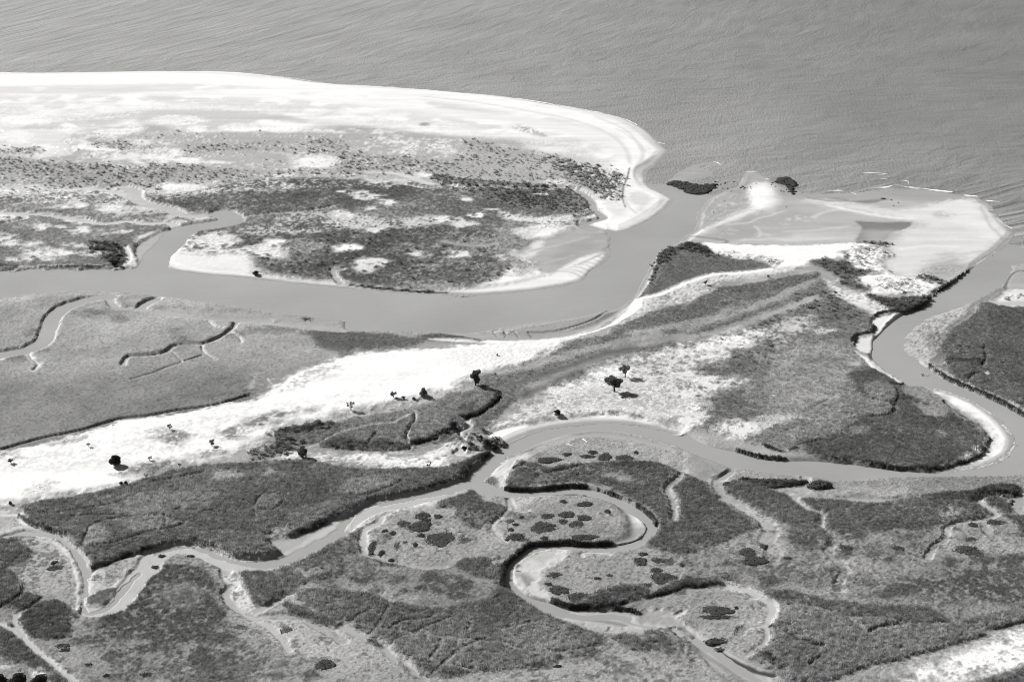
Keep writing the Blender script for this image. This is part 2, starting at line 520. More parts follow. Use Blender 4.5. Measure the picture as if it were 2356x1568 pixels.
spots('A', "1260,955,130,26 1900,1335,80,18 545,1085,50,18 390,1097,70,13 790,1110,100,26 950,1105,90,16 50,1325,80,38 550,1255,70,20 290,1240,45,18 230,1350,40,12 320,1410,180,24 200,1460,170,14 650,1420,80,18 520,1360,60,12 1200,1000,0.1,0.1 520,1195,60,16 800,1270,90,12 40,1160,90,24 2340,1385,45,16 440,1240,40,12", 222, 4, cover=.9, cs='2', cw=.3)
spots('A', "1250,955,110,18 1840,1395,80,30 1900,1335,50,9", 250, 3)
spots('B', "180,1028,110,16 310,1065,50,20 230,1105,45,10 850,1040,28,14 935,1158,52,14 690,1180,75,18 50,1378,62,20 210,1480,100,26 530,1425,60,16 790,1420,70,22 1080,1450,50,10 60,995,110,12 10,1150,60,20 230,1255,50,12 250,920,100,10 390,918,60,14 580,870,50,10 1370,1010,60,10 1040,1110,40,6", 232, 3, cover=.9, cs='2', cw=.3)
spots('B', "50,1378,50,13 935,1158,45,10 700,1178,60,13", 252, 2)
reg("E 80,140 200,80 300,110 250,140 180,180", 215, h=.2, soft=4, rag=3, cover=.8, cs='2', d={})
chan("B 180,855 350,860 480,890 560,925 640,940", 5, 215, None, soft=2.5, lw=2, c=1)
chan("B 700,1330 800,1350 900,1360 1050,1350", 5, 150, 1.0, soft=2.5, lw=2)
reg(MARSH_N, 170, h=.3, soft=3, rag=3, cover=.22, cs='4', cw=.4, a=.7)
reg("A -900,940 0,930 900,960 1700,880 2356,870 B 800,890 1500,920 1650,990 1500,1000 800,960 0,980 A 2356,960 1500,1000 900,1060 0,1060 -900,1060", 205, h=.1, soft=6, rag=6, cover=.35, cs='4', cw=.3, a=.8)
# sandy flat and bar on the inlet side
reg("B 1290,1330 1420,1300 1600,1240 1760,1240 1860,1300 1840,1400 1780,1440 1600,1490 1500,1560 E 1370,150 1300,70 1210,30 B 1200,1400", 172, h=0, g=.35, soft=4, rag=2, rel=.06, d={}, c=0)
reg("B 1340,1320 1400,1330 1360,1400 1290,1450 1240,1425 1300,1380", 226, soft=2, rag=1.5, c=1)
reg("B 1500,1380 1700,1300 1820,1270 1850,1330 1700,1400 1500,1480", 162, g=.22, soft=5, rag=3, cover=.5, cs='3', c=0)
reg("E 640,296 850,278 1050,255 1250,215 1450,165 1600,90 1700,40 1820,20 1830,60 1700,150 1600,225 1400,268 1200,290 900,308", 238, h=0, g=.5, soft=3, rag=1.5, d={}, c=1)
for k in range(9):
    a, b = (1505 + k * 34, 150 - k * 13), (1680 + k * 22, 205 - k * 24)
    chan("E %d,%d %d,%d %d,%d" % (a[0], a[1], (a[0] + b[0]) / 2 + 5, (a[1] + b[1]) / 2 - 16, b[0], b[1]), 1.1, 200, .34, soft=1.4, lw=1, c=None)
chan("E 1180,20 1260,75 1330,110 1365,150", 1.2, 200, None, soft=.8, lw=1, c=None)
# white strand along the river front
reg("D 1115,20 1160,100 1200,110 1400,140 1650,165 1750,178 2000,210 2356,240 E 0,246 300,285 600,296 500,302 D 2356,262 2000,228 1700,192 1400,168 1200,138 1120,100 1100,30", 250, h=0, g=.7, soft=1.5, rag=.8, d={}, c=1)
reg("D 1130,0 1170,10 1180,90 1230,120 1140,120 1100,40", 240, h=0, soft=1.5, rag=1, d={}, c=1)
chan("E 60,246 250,268 450,284 640,292", 1.4, 70, .5, soft=.6, lw=1, c=2)
# hook of the spit
reg("B 1690,1190 1830,1200 2000,1190 2120,1130 2260,1050 2240,1090 2080,1190 1930,1245 1820,1243 1700,1218", 253, soft=2, rag=0, c=1)
reg("B 2010,1000 2100,1010 2130,1050 2100,1090 2060,1120 2030,1060", 222, soft=4, rag=1, c=1)
reg("B 1880,1050 1950,1100 1930,1150 1850,1130 1800,1080", 235, soft=3, rag=3, c=1, cover=.6, cs='2')
# tidal creeks of the island
CREEK = "A 850,950 930,980 925,1020 960,1050 1050,1080 1170,1105 1240,1140 1330,1152 1450,1140 1530,1140 1600,1165"
chan(CREEK, 11, 196, .25, 210, 3, 1.5, .5)
chan("A 540,960 700,970 800,985 900,1020", 10, 205, .3, None, 2, 1.5, .5)
chan("A 1540,1130 1600,1170 1560,1195 1450,1215 1300,1240 1220,1280 1180,1330 1130,1380 1080,1430 1060,1500", 17, 178, -.12, None, 3, 2, .5)
chan("A 1250,1250 1150,1290 1050,1340 1010,1400 1050,1480", 14, 178, .12, None, 3, 2, .5)
chan("A -300,1110 0,1130 300,1145 480,1170 560,1175 620,1195 720,1205 880,1187 1000,1205 1120,1200 1200,1215 1240,1250", 8, 198, .3, 200, 3, 1, .5)
chan("A 0,1130 120,1140 180,1165 140,1180 30,1200", 4, 205, .3, None, 2, 1, .5)
chan("A 1600,1170 1700,1155 1850,1140 2000,1130 2150,1115 2300,1085", 4.5, 190, .35, None, 2, .8, .4)
chan("B 290,945 380,935 480,942 570,960 680,950 740,942 830,958 1000,952 1200,962 1450,965 1600,970 1680,1000 1725,1050 1735,1110 1790,1140 1800,1170 1730,1190 1650,1195", 4.6, 200, .35, 200, 2, .8, .4)
chan("B 1640,990 1720,1040 1745,1110 1810,1160 1730,1190 1660,1215 1750,1245", 6, 170, .12, None, 2, 2, .4)
chan("A 860,1370 890,1420 870,1470 840,1490", 3.5, 200, .4, 205, 2, 1, .4)
chan("D 2356,145 2300,140 2310,190 2350,235", 4, 175, .3, 210, 2, 1, .3)
chan("A 960,1300 1080,1270 1190,1250", 3, 225, None, None, 2, 1.5, .3, c=None)

# ================================================================== MIDDLE LAND, WESTERN SALT MEADOW
reg("f -420,700 D 0,330 500,285 1000,310 1800,425 2356,500 E 0,560 700,575 500,680 0,760 D 2100,770 1850,900 1800,1040 1300,1130 850,1200 300,1360 0,1420 f -420,1100",
    152, h=.32, g=1.0, soft=2, rag=1, rel=.28, d={1: .25}, c=2)
reg("D 1400,420 1900,440 2356,490 2356,560 2200,560 1900,500 1600,500 1450,470 1300,460 1100,440 1050,430 1150,400", 160, h=.1, g=.35, soft=5, rag=2, rel=.12, d={1: .1}, c=0)
reg("D 1900,500 2356,540 2356,580 2150,560 1850,520 1620,515", 166, h=0, g=.2, soft=3, rag=1.5, rel=.06, d={}, c=0)
reg("D -600,300 0,335 500,287 900,302 1000,312 900,330 500,310 200,320 0,350 -600,400", 182, soft=2, rag=1, a=.6, h=0, d={}, g=.5)
spots('D', "640,450,140,22 830,490,50,25 1220,570,50,18 1250,630,60,14 1870,565,150,20 1775,590,28,10 2110,595,38,13 110,755,90,22 1480,960,240,70 1600,1000,150,60 830,1130,60,12 650,1180,100,18 250,580,70,30 290,700,40,12 1640,600,60,18", 116, 4, h=.5, rel=.35, d={1: .4}, cover=.85, cs='2', cw=.3, c=2)
reg("D 2130,580 2200,568 2356,575 E 0,580 300,590 500,620 600,600 700,595 1000,630 950,650 800,652 600,640 500,680 300,720 0,750 D 2356,740 2200,680 2160,640", 100, h=.7, soft=2, rag=1.5, rel=.25, d={1: .5}, c=2)
reg("E 520,605 700,595 900,612 1010,632 850,640 650,620", 92, h=.7, soft=1.5, rag=1, rel=.3, d={1: .5})
reg("D 1700,800 1850,740 2100,730 2356,700 2356,790 2150,810 2000,880 1880,1000 1750,1060 1650,1040 1720,960 1680,900 E 0,720 200,690 400,665 480,670 350,700 0,750", 148, h=.3, soft=5, rag=4, rel=.2, cover=.75, cs='3', cw=.3, d={1: .15})
reg("D 1690,950 1760,900 1765,940 1720,975", 225, h=0, soft=1.5, rag=2, d={})
reg("D 1720,890 1900,880 1950,930 1850,1010 1750,1040 1780,960", 195, h=.1, soft=4, rag=4, cover=.5, cs='4', d={})
reg("f -420,900 D 0,880 600,860 1100,860 1500,840 1750,880 1700,1030 1250,1140 900,1200 300,1350 0,1420 f -420,1140", 134, soft=14, rag=5, rel=.15, d={1: .3})
reg("f -420,1010 D 0,1250 500,1150 1000,1060 1500,980 1700,1000 1250,1130 600,1260 0,1410 f -420,1120", 118, soft=10, rag=4, cover=.6, cs='1', cw=.5, rel=.15)
# dark drain along the foot of the sand ridge
reg("D 0,1385 300,1310 600,1245 900,1165 1250,1120 1600,1060 1720,1015 1740,1040 1600,1085 1250,1145 900,1195 600,1280 300,1355 0,1420 f -420,1180 -420,1140", 125, h=.3, g=.6, soft=1.2, rag=.8, rel=.2, d={1: .4})
chan("f -300,1130 D 0,1390 300,1305 450,1275 600,1240 830,1175 1000,1155 1250,1112 1500,1075 1720,1012", 1.2, 100, .3, None, 1, .6, .3, c=0)
# creeks in the meadow (pale lit levees, open muddy beds)
chan("D 760,322 620,345 500,380 420,420 360,480 330,560 290,640 200,690 60,720 -100,745 -400,800", 9, 172, -.02, 200, 3, 1.2, .5)
chan("D 340,580 320,640 230,700", 4, 205, .5, 220, 3, 1, .5)
chan("D 190,710 220,760 265,800 230,840", 1.0, 180, .5, 222, 3, .8, .5)
chan("D 5,760 20,740 60,722", 2, 215, .7, 222, 3, .8, .5)
chan("D 760,350 800,400 900,410 1000,420 1200,455 1400,475 1650,490 1850,490", 5, 170, .1, 178, 2, 1.2, .5)
chan("D 1080,345 1010,375 960,410", 6, 172, .02, 215, 3, 1.2, .5)
chan("D 1640,500 1580,570 1500,620 1400,655 1300,655 1200,670 1150,710 1050,735 890,745 860,770 850,800", 2.4, 165, .2, 200, 1.6, .6, .5)
chan("D 1170,700 1220,745 1250,775 1240,790 1150,820 1050,860 900,905", .8, 130, .6, 195, 1.3, .6, .5)
chan("D 1395,660 1395,700 1440,740 1490,770", 1.0, 170, .4, 205, 1.4, .6, .5)
chan("D 1600,580 1650,610 1665,650", 1.0, 175, .5, 200, 1.4, .6, .5)
chan("D 1390,740 1270,775", .9, 120, .5, None, 1, .5, .5)
chan("D 1440,500 1480,540 1530,545", 2, 180, .4, 200, 2, .7, .5)
# black undercut banks on the shaded side of the creeks: raised turf lips
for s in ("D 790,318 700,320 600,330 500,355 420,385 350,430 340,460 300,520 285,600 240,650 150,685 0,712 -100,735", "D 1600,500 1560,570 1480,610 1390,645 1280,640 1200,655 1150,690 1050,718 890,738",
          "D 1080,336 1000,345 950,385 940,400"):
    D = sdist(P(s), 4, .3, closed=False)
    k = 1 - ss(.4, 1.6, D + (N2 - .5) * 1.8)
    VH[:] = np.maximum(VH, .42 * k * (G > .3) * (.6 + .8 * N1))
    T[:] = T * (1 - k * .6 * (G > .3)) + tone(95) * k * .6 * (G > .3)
# mud bar in the bend of the main river
reg("E 1030,560 1200,525 1400,490 1650,450 1840,415 1760,480 1600,540 1400,572 1250,575 1180,570 1100,550", 158, h=.05, g=.75, soft=2, rag=.8, rel=.18, d={1: .05}, c=0)
reg("E 700,575 1000,575 1200,580 1500,560 1700,520 1900,420 2000,350 1900,460 1700,560 1500,610 1200,632 1000,630 800,600", 164, h=0, g=.25, soft=2.5, rag=1, rel=.1, d={}, c=0)
chan("E 1290,572 1450,566 1600,535 1750,480 1830,420", 1.2, 115, .25, None, 1, .6, .4)
for s in ("E 1040,560 1080,548 1110,552 1130,580 1120,605", "E 1110,558 1190,572 1200,590 1215,610", "E 1290,580 1310,610", "E 1040,565 1070,600"):
    chan(s, .9, 120, .3, 200, 1.2, .5, .4)

# ================================================================== WHITE SAND RIDGE AND ITS GRASS
RIDGE = ("f -420,1120 D 0,1425 120,1400 300,1370 600,1290 850,1215 1250,1150 1550,1088 1800,1055 1900,975 2000,900 2150,830 2356,770 "
         "E 200,735 400,708 620,710 700,700 900,682 1050,665 1250,650 1500,632 1700,640 1500,705 1400,735 1300,800 1100,840 950,880 850,930 780,990 640,1000 560,1040 380,1080 150,1130 "
         "0,1160 D 2250,1200 1950,1215 1880,1290 1820,1350 1600,1420 1400,1470 1100,1520 G 1000,190 700,270 500,290 250,340 0,368 f -420,1230")
reg(RIDGE, 256, h=.06, g=2.1, soft=4, rag=3, rel=.12, d={3: .05}, c=1)
reg("E 780,700 1100,690 1500,650 1650,650 1400,760 1200,830 1000,860 900,820", 200, soft=8, rag=5, cover=.5, cs='4', cw=.25, h=.15, d={3: .25}, c=3)
reg("D 1880,960 2100,850 2356,800 2356,830 2150,940 1950,1010", 195, soft=6, rag=5, cover=.45, cs='4', cw=.25, h=.1, d={3: .2})
reg("D 0,1440 300,1400 600,1320 1000,1240 1500,1110 1800,1090 2356,1000 E 600,830 E 300,960 D 2356,1130 1900,1190 1500,1400 600,1540 0,1568", 226, soft=8, rag=3, cover=.36, cs='4', cw=.3, h=.05, d={3: .15})
# dark swales
def swale(s, t=112, cv=.9, h=.25):
    reg(s, t, soft=4, rag=3.5, cover=cv, cs='4', cw=.35, h=h, rel=.2, d={1: .3, 3: .2}, c=3)
swale("D 1700,1220 1760,1180 1900,1150 2150,1120 2200,1130 2000,1170 1880,1210 1800,1255 1720,1250")
swale("D 1280,1450 1400,1410 1520,1400 1530,1430 1400,1450", 130, .8)
swale("D 820,1550 1000,1500 1170,1475 G 1230,90 1100,140 960,170 800,160 900,120", 118, .85)
swale("G 190,290 260,250 400,230 330,270 250,300", 150, .6)
swale("D 1080,1310 1200,1280 1320,1300 1290,1350 1200,1380 1110,1340", 118, .8, .4)
swale("D 1520,1290 1600,1262 1700,1280 1650,1320 1540,1325", 118, .8, .4)
swale("D 360,1370 450,1340 570,1320 540,1350 430,1375", 120, .8, .3)
swale("D -60,1440 50,1420 135,1425 90,1465 0,1460", 135, .75, .3)
swale("D 1040,1280 1100,1255 1240,1265 1150,1290", 150, .7, .2)
# grassy apron right of the ridge
reg("M 1750,400 2356,330 2356,250 2200,240 2100,260 1700,330 1300,400 1000,450 800,560 500,600 300,700 200,760 0,800 0,900 300,880 560,820 1000,600 1600,560", 168, soft=4, rag=4, cover=.75, cs='4', cw=.35, h=.2, rel=.2, d={1: .15, 3: .2}, c=3)
# reed meadow between ridge and main bend
SLACK = ("E 950,890 1100,860 1300,810 1500,700 1600,640 1850,600 1850,560 2000,520 2150,440 2356,390 F 0,250 230,110 420,90 600,60 900,20 960,50 1020,110 1150,220 1280,290 1300,350 1240,400 1170,440 1160,500 1240,600 1400,680 1500,760 1480,820 1460,960 1350,1000 1150,1120 "
         "1000,1200 900,1250 400,1150 200,1100 60,1070 0,1000 E 2356,1190 2200,1170 E 1250,1130 1350,1050 1500,980 1200,1000 1000,1260 900,1250 840,1160 700,1200 650,1290 300,1330 0,1380 0,1270 0,1200 500,1100 700,1030 880,990")
reg(SLACK, 128, h=.7, g=1.4, soft=3, rag=2.5, rel=.22, d={0: .25, 1: .35}, c=2)
reg("E 1050,890 1400,800 1700,680 2000,620 2356,600 F 0,420 200,380 500,300 700,150 650,110 300,110 0,260 E 2200,440 1900,540 1850,620 1500,720 1200,850", 118, h=.9, soft=4, rag=3, rel=.25, cover=.8, cs='1', cw=.4, d={0: .35, 1: .3})
reg("F 230,110 420,90 640,50 920,-10 920,30 740,90 600,130 450,150 300,130", 108, h=1.6, soft=1.5, rag=1, rel=.4, d={0: .6}, c=2)
reg("F 220,290 290,265 370,300 330,322 240,315", 92, h=1.6, soft=1.5, rag=1, rel=.4, d={0: .6})
reg("F 340,220 430,205 490,230 430,260 350,245", 128, h=1.3, soft=1.5, rag=1, rel=.4, d={0: .6})
reg("F 10,370 120,360 180,385 60,430 0,420", 126, h=1.3, soft=1.5, rag=1, rel=.4, d={0: .6})
reg("F 410,150 560,150 640,130 690,140 560,165 430,175", 112, h=1.3, soft=1.5, rag=1, rel=.4, d={0: .6})
reg("F 0,520 200,470 450,400 700,330 850,280 900,340 800,420 650,500 500,600 300,600 0,590", 172, soft=8, rag=5, cover=.5, cs='4', cw=.3, h=.3, d={3: .2, 1: .1}, c=3)
reg("F 330,520 600,480 620,600 700,650 500,640 250,600 220,520 F 880,160 1100,200 1200,300 1000,330 850,260", 118, soft=6, rag=4, cover=.55, cs='4', h=.7, d={2: .05, 1: .4})
for a_, t_ in (("E 1250,1010 1500,900 1800,780 2100,690 2356,630 F 200,430 500,330 700,240", 92), ("E 1100,870 1400,800 1700,700 2000,640 2200,600", 150), ("E 1300,960 1600,830 1900,720 2200,640 2356,610", 150),
               ("E 1150,960 1500,840 1800,740 2000,700", 100), ("F 0,400 250,320 450,250 650,170 900,60", 150), ("F 0,470 200,420 400,360 700,260 900,180", 160), ("E 2000,600 2200,560 2356,520 F 150,330 300,260", 155)):
    chan(a_, 4.5, t_, None, soft=5, lw=1, rough=2.5, c=None, h=.4)
# pale grassland in the middle
reg("E 1010,1240 1150,1160 1300,1090 1450,1000 1550,960 1700,900 1850,800 2000,760 2200,720 2356,680 F 100,500 300,450 400,400 600,420 350,560 250,640 0,680 F 420,750 300,830 200,900 80,1010 0,1060 E 2300,1190 2150,1180 1950,1145 1700,1155 1500,1180 1250,1215 1000,1290",
    216, soft=6, rag=4, cover=.9, cs='4', cw=.7, h=.06, g=1.8, rel=.16, d={3: .3}, c=3)
reg("E 1300,1100 1600,1000 1900,950 2356,900 2356,1150 1900,1120 1500,1130", 150, soft=8, rag=4, cover=.32, cs='4', cw=.25, h=.2, d={3: .4})
reg("F 0,800 200,740 420,760 400,800 200,850 0,880", 240, soft=4, rag=4, cover=.8, cs='4', cw=.3, h=.06, d={}, c=1)
reg("F 50,870 250,820 420,780 500,790 350,830 200,890 100,900", 132, soft=3, rag=3, cover=.85, cs='4', h=.4, d={1: .4})
spots('F', "430,1080,150,55 90,980,60,40 30,1010,60,50 690,995,100,22 880,845,55,18 1020,750,45,16 780,910,45,12 1190,635,40,16 1060,680,90,16 990,400,50,15 700,640,60,12 950,850,90,12 80,840,120,40 0,545,70,30 1140,50,90,20 280,200,0.1,0.1", 235, 4, cover=.85, cs='4', cw=.4, c=1)
# plain of fine grass to the east
reg("F 600,560 900,480 1150,500 1250,640 1100,800 800,820 600,700", 164, soft=10, rag=5, a=.85, h=.2)
reg("F 500,700 900,650 1150,760 1000,950 750,1000 500,950", 156, soft=10, rag=5, a=.8, h=.25)
# south-eastern lobe, tall dark stands
reg("F 1150,700 1300,670 1420,690 1510,760 1560,830 1680,900 1790,1000 1850,940 2000,1000 2080,1060 2110,1130 2070,1230 1970,1295 1880,1330 1700,1350 1600,1340 1300,1310 950,1270 820,1200 900,1160 1100,1100 1150,1010 1350,980 1440,950 1240,880 1180,780",
    98, h=1.5, g=1.1, soft=2, rag=1.5, rel=.42, d={0: .8, 1: .1}, c=2)
for s, t in (("F 1250,790 1350,765 1450,790 1480,840 1460,890 1400,895 1300,860", 128), ("F 1110,910 1200,850 1300,865 1450,915 1440,965 1320,985 1180,960 1090,940", 134),
             ("F 920,1050 1000,1015 1130,1070 1120,1120 1010,1100", 132), ("F 740,1100 850,1085 950,1140 900,1170 790,1170 730,1140", 136), ("F 1140,1100 1180,1075 1280,1075 1270,1120 1160,1125", 128),
             ("F 1010,1010 1070,960 1200,990 1170,1050", 136)):
    reg(s, t, h=1.7, soft=1, rag=.8, rel=.5, d={0: .8}, c=2)
for s in ("F 1250,865 1400,900 1450,920 1450,975 1300,1000", "F 1060,965 1180,1010 1230,1060", "F 930,1000 1110,1110 1150,1125", "F 850,1060 960,1150 800,1190", "F 1470,810 1490,850 1470,900",
          "F 920,920 1000,880", "F 1110,940 980,920"):
    groove(s, 1.6, .15)
reg("F 1500,790 1600,760 1700,790 1790,880 1900,960 2080,1060 2090,1120 1990,1080 1900,1010 1840,950 1770,1040 1800,1130 1740,1090 1680,1000 1620,950 1560,880", 140, h=.25, soft=2, rag=2, rel=.25, cover=.8, cs='2', d={1: .5}, c=2)
reg("F 1700,790 1820,820 1920,870 2030,980 2110,1060 2130,1130 2060,1050 1950,990 1850,900 1760,840", 150, h=0, g=.4, soft=1.5, rag=1, rel=.06, d={}, c=0)
# sickle shaped sand bar
reg("F 1700,775 1850,815 2000,872 2100,932 2200,1012 2268,1092 2290,1150 2278,1208 2218,1266 2100,1316 1950,1342 1780,1360 1850,1320 1960,1290 2050,1240 2110,1180 2130,1120 2080,1040 1980,960 1850,880 1760,820", 250, h=0, g=.55, soft=3.5, rag=3, rel=.08, d={}, c=1)
reg("F 1850,1320 1950,1290 2060,1240 2200,1230 2150,1290 2000,1330 1800,1355", 225, soft=3, rag=3, cover=.55, cs='2', cw=.3, a=.8)
reg("F 2180,1000 2250,1060 2280,1140 2270,1200 2210,1260 2240,1180 2230,1100", 215, soft=3, rag=3, cover=.6, cs='2', cw=.3, a=.8)
chan("F 1810,880 1850,920 1950,990 2060,1060 2110,1130", 1.3, 105, .35, None, 1, .7, .4)

# right-hand shelf, dunes and beach complex by the sea
reg("C 0,800 100,700 120,620 180,520 330,450 500,470 700,460 900,480 1200,500 1400,490 1800,540 2060,560 2130,640 2290,742 2180,860 2000,975 1850,1090 1760,1110 1700,1040 1500,1060 1420,1020 1360,940 1420,900 1400,860 1300,830 1200,822 800,835 400,828 250,830 100,812",
    184, h=0, g=.5, soft=4, rag=1, rel=.05, d={}, c=1)
reg("C 300,455 420,400 420,340 480,320 560,350 620,390 760,450 900,470 1350,445 1600,440 1850,470 2040,505 1900,540 1400,520 1000,520 700,500 400,480", 172, g=.12, soft=6, rag=1, c=1, h=0, d={})
reg("C 880,520 1200,540 1500,590 1900,520 2060,550 2120,640 2250,740 2150,850 1980,960 1880,900 1700,990 1600,1060 1440,1040 1380,970 1440,920 1420,850 1500,800 1520,740 1660,690 1560,660 1300,620 1000,560",
    222, soft=8, rag=4, g=.8, c=1)
reg("C 880,720 1100,690 1200,690 1240,730 1200,800 900,790 700,800", 205, soft=8, rag=4, cover=.7, cs='3', cw=.4, c=1)
reg("C 1850,540 2050,560 2110,640 2200,740 2120,800 1950,700 1700,620", 232, soft=8, rag=3, c=1)
reg("C 470,420 520,400 600,405 640,430 670,520 640,600 560,620 400,670 220,730 60,790 0,800 100,740 300,660 440,600 480,560 460,480", 232, soft=5, rag=1, g=.9, c=1)
reg("C 480,470 560,420 610,450 605,580 550,600 510,570", 253, soft=5, rag=1, g=1.2, c=1)
reg("C 430,325 520,320 620,375 560,390 480,390 440,350", 200, g=.15, soft=4, rag=1, c=1, h=0, d={})
reg("C 120,590 300,500 450,480 450,560 300,640 150,720 100,700", 172, g=.3, soft=4, rag=3, c=0, cover=.7, cs='2', rel=.12)
reg("C 140,760 300,690 700,560 900,640 850,700 520,700 560,760 300,800", 172, g=.35, soft=5, rag=3, c=0, cover=.7, cs='3', cw=.4, rel=.1)
spots('C', "330,735,60,20 560,750,60,16 820,650,90,26 700,690,40,14", 205, 2, cover=.45, cs='4', cw=.12, a=.7, g=None)
spots('C', "1790,630,60,20 1050,735,60,22 1590,700,80,12 1800,990,120,26", 190, 5, c=1)
reg("C 1195,668 1300,672 1420,676 1580,676 1540,720 1440,745 1400,800 1260,810 1200,800 1235,745 1240,710", 128, soft=1.5, rag=1, g=.25, c=0)
reg("C 1240,735 1480,735 1440,755 1400,805 1270,815 1240,790 1250,750", 180, g=.28, soft=8, rag=1.5, c=1)
reg("C 1040,505 1150,515 1130,530 1000,530 C 1200,525 1400,505 1380,530 1250,545", 140, soft=3, rag=2, g=.1, c=0)
# white beach south of the flat
reg("C 150,830 300,835 600,848 900,843 1200,828 1320,845 1420,880 1430,915 1360,940 1390,1000 1440,1050 1600,1075 1760,1105 1710,1170 1690,1200 1500,1180 1270,1185 1300,1140 1190,1100 1230,1060 1400,1040 1150,1000 1130,930 1060,940 900,960 860,985 700,1000 560,975 430,945 300,920 200,890", 253, h=.03, g=1.7, soft=3, rag=2.5, rel=.15, d={}, c=1)
reg("C 1200,840 1420,880 1430,920 1340,930 1380,1030 1250,1040 1150,990 1150,920", 140, soft=3, rag=4, cover=.36, cs='4', cw=.25, h=.35, d={2: .02}, c=3)
reg("C 1330,1070 1600,1090 1650,1180 1500,1190 1350,1150", 150, soft=3, rag=4, cover=.36, cs='4', cw=.25, h=.35, d={2: .02}, c=3)
reg("C 150,860 300,890 480,910 700,960 600,985 430,945 250,910", 150, soft=3, rag=3, cover=.3, cs='4', cw=.2, h=.35, d={2: .02}, c=3)
reg("C 1620,1060 1700,1050 1760,1070 1780,1100 1650,1100", 105, soft=2, rag=2, h=.8, cover=.85, cs='4', d={2: .1, 1: .3}, c=3)
reg("C 1660,1010 1800,980 1920,990 1800,1025 1700,1040", 150, soft=5, rag=3, cover=.7, cs='3', d={1: .1}, h=.1, c=3)
reg("C 880,950 1000,940 1100,950 1120,910 1060,895 1130,885 1150,940 1170,1000 1280,1030 1220,1060 1200,1090 1300,1150 1240,1170 1100,1120 1040,1040 960,1010 880,970", 98, h=.8, soft=2.5, rag=3, rel=.4, d={2: .03, 1: .4}, c=2)
reg("C 1180,820 1320,815 1430,825 1400,840 1300,835", 110, soft=2, rag=2, cover=.7, cs='4', h=.5, d={2: .1})
# green wedge north of the strand
reg("C 0,840 100,835 200,890 340,940 480,950 600,990 350,1040 100,1090 0,1120 E 2170,320 2050,335 2100,250 2130,150 2180,60 2210,10 2260,5", 112, h=.6, g=1.4, soft=2.5, rag=2, rel=.25, d={1: .5}, c=2)
reg("C 0,840 100,835 210,900 220,930 100,900 0,880 E 2260,0 2210,20 2180,90 2230,100", 84, h=1.1, soft=2, rag=2, rel=.6, d={2: .15, 1: .3})
reg("E 2130,90 2170,60 2180,150 2110,260 2070,330 2040,330 2080,240 2110,180", 92, h=.9, soft=1.5, rag=2, cover=.6, cs='4', d={2: .15})
# curved pale path along it down to the river strand
reg("E 2040,335 2100,345 2200,320 2356,250 C 0,1100 200,1050 400,1040 560,1010 700,1000 840,990 700,1040 600,1050 450,1070 250,1110 220,1160 100,1200 0,1250 E 2300,390 2150,430 2050,470 1950,520 1900,510 2000,440 2060,380",
    222, h=.05, g=1.7, soft=2.5, rag=2, cover=.85, cs='4', cw=.5, rel=.15, d={3: .15}, c=1)
chan("C 0,1115 200,1052 400,1036 600,1012", 3.5, 253, None, soft=1.5, lw=1, c=1)
chan("E 2080,345 2200,318 2356,252", 3.5, 253, None, soft=1.5, lw=1, c=1)
reg("E 1000,630 1250,640 1500,615 1650,585 1780,550 1880,490 1980,400 2040,345 2065,370 2040,420 1930,500 1830,545 1700,585 1550,625 1250,650 1100,655 950,645", 253, h=0, g=.7, soft=1.2, rag=.5, rel=.05, d={}, c=1)
reg("E 2170,60 2150,150 2110,240 2060,310 2020,340 2050,270 2110,160 2160,80", 240, h=0, g=.6, soft=1, rag=.8, rel=.05, d={}, c=1)
reg("E 600,625 800,628 1000,645 1000,655 800,650 640,636", 235, h=0, soft=1.2, rag=.8, d={}, c=1)
# sandy gap and the dark tree line above the eastern river
reg("C 1000,1080 1060,1120 1200,1170 1300,1230 1420,1250 1500,1280 1400,1300 1310,1330 1300,1290 1200,1260 1120,1210 1050,1190 1000,1130", 235, h=.1, soft=3, rag=3, cover=.75, cs='4', cw=.3, rel=.15, d={}, c=1)
reg("C 1280,1195 1450,1215 1600,1200 1690,1215 1640,1265 1560,1280 1440,1290 1350,1240", 96, h=1.3, soft=1.5, rag=1.5, rel=.5, d={0: .5, 2: .1}, c=2)
reg("C 1300,1350 1420,1315 1450,1320 1400,1380 1330,1460 1310,1440", 232, h=0, g=.5, soft=1, rag=.8, d={}, c=1)
reg("C 1165,1490 1200,1470 1290,1470 1310,1500 F 1300,540 1240,545 1190,520", 228, h=0, g=.5, soft=1.2, rag=1, d={}, c=1)
reg("F 1180,535 1230,560 1300,600 1350,640 1440,690 1520,765 1440,740 1350,680 1280,640 1240,590", 246, h=0, g=.5, soft=1.2, rag=.8, d={}, c=1)
reg("F 1300,590 1330,600 1420,680 1500,750 1530,770 1440,720 1350,660", 215, h=0, g=.3, soft=1.2, rag=.8, d={}, c=1)

# white bank above the middle river
reg("E 990,1275 1120,1240 1250,1215 1500,1180 1700,1155 1900,1145 2000,1165 2150,1192 2250,1230 2356,1262 2350,1290 2200,1245 2000,1205 1800,1196 1600,1214 1400,1242 1250,1288 1115,1350 1040,1320", 253, h=0, g=.7, soft=1.2, rag=1.2, rel=.05, d={}, c=1)
reg("E 1250,1270 1400,1222 1600,1190 1800,1175 2000,1185 2000,1200 1800,1196 1600,1214 1400,1242 1115,1350 1150,1310", 205, soft=2, rag=.5, c=1, g=.3)

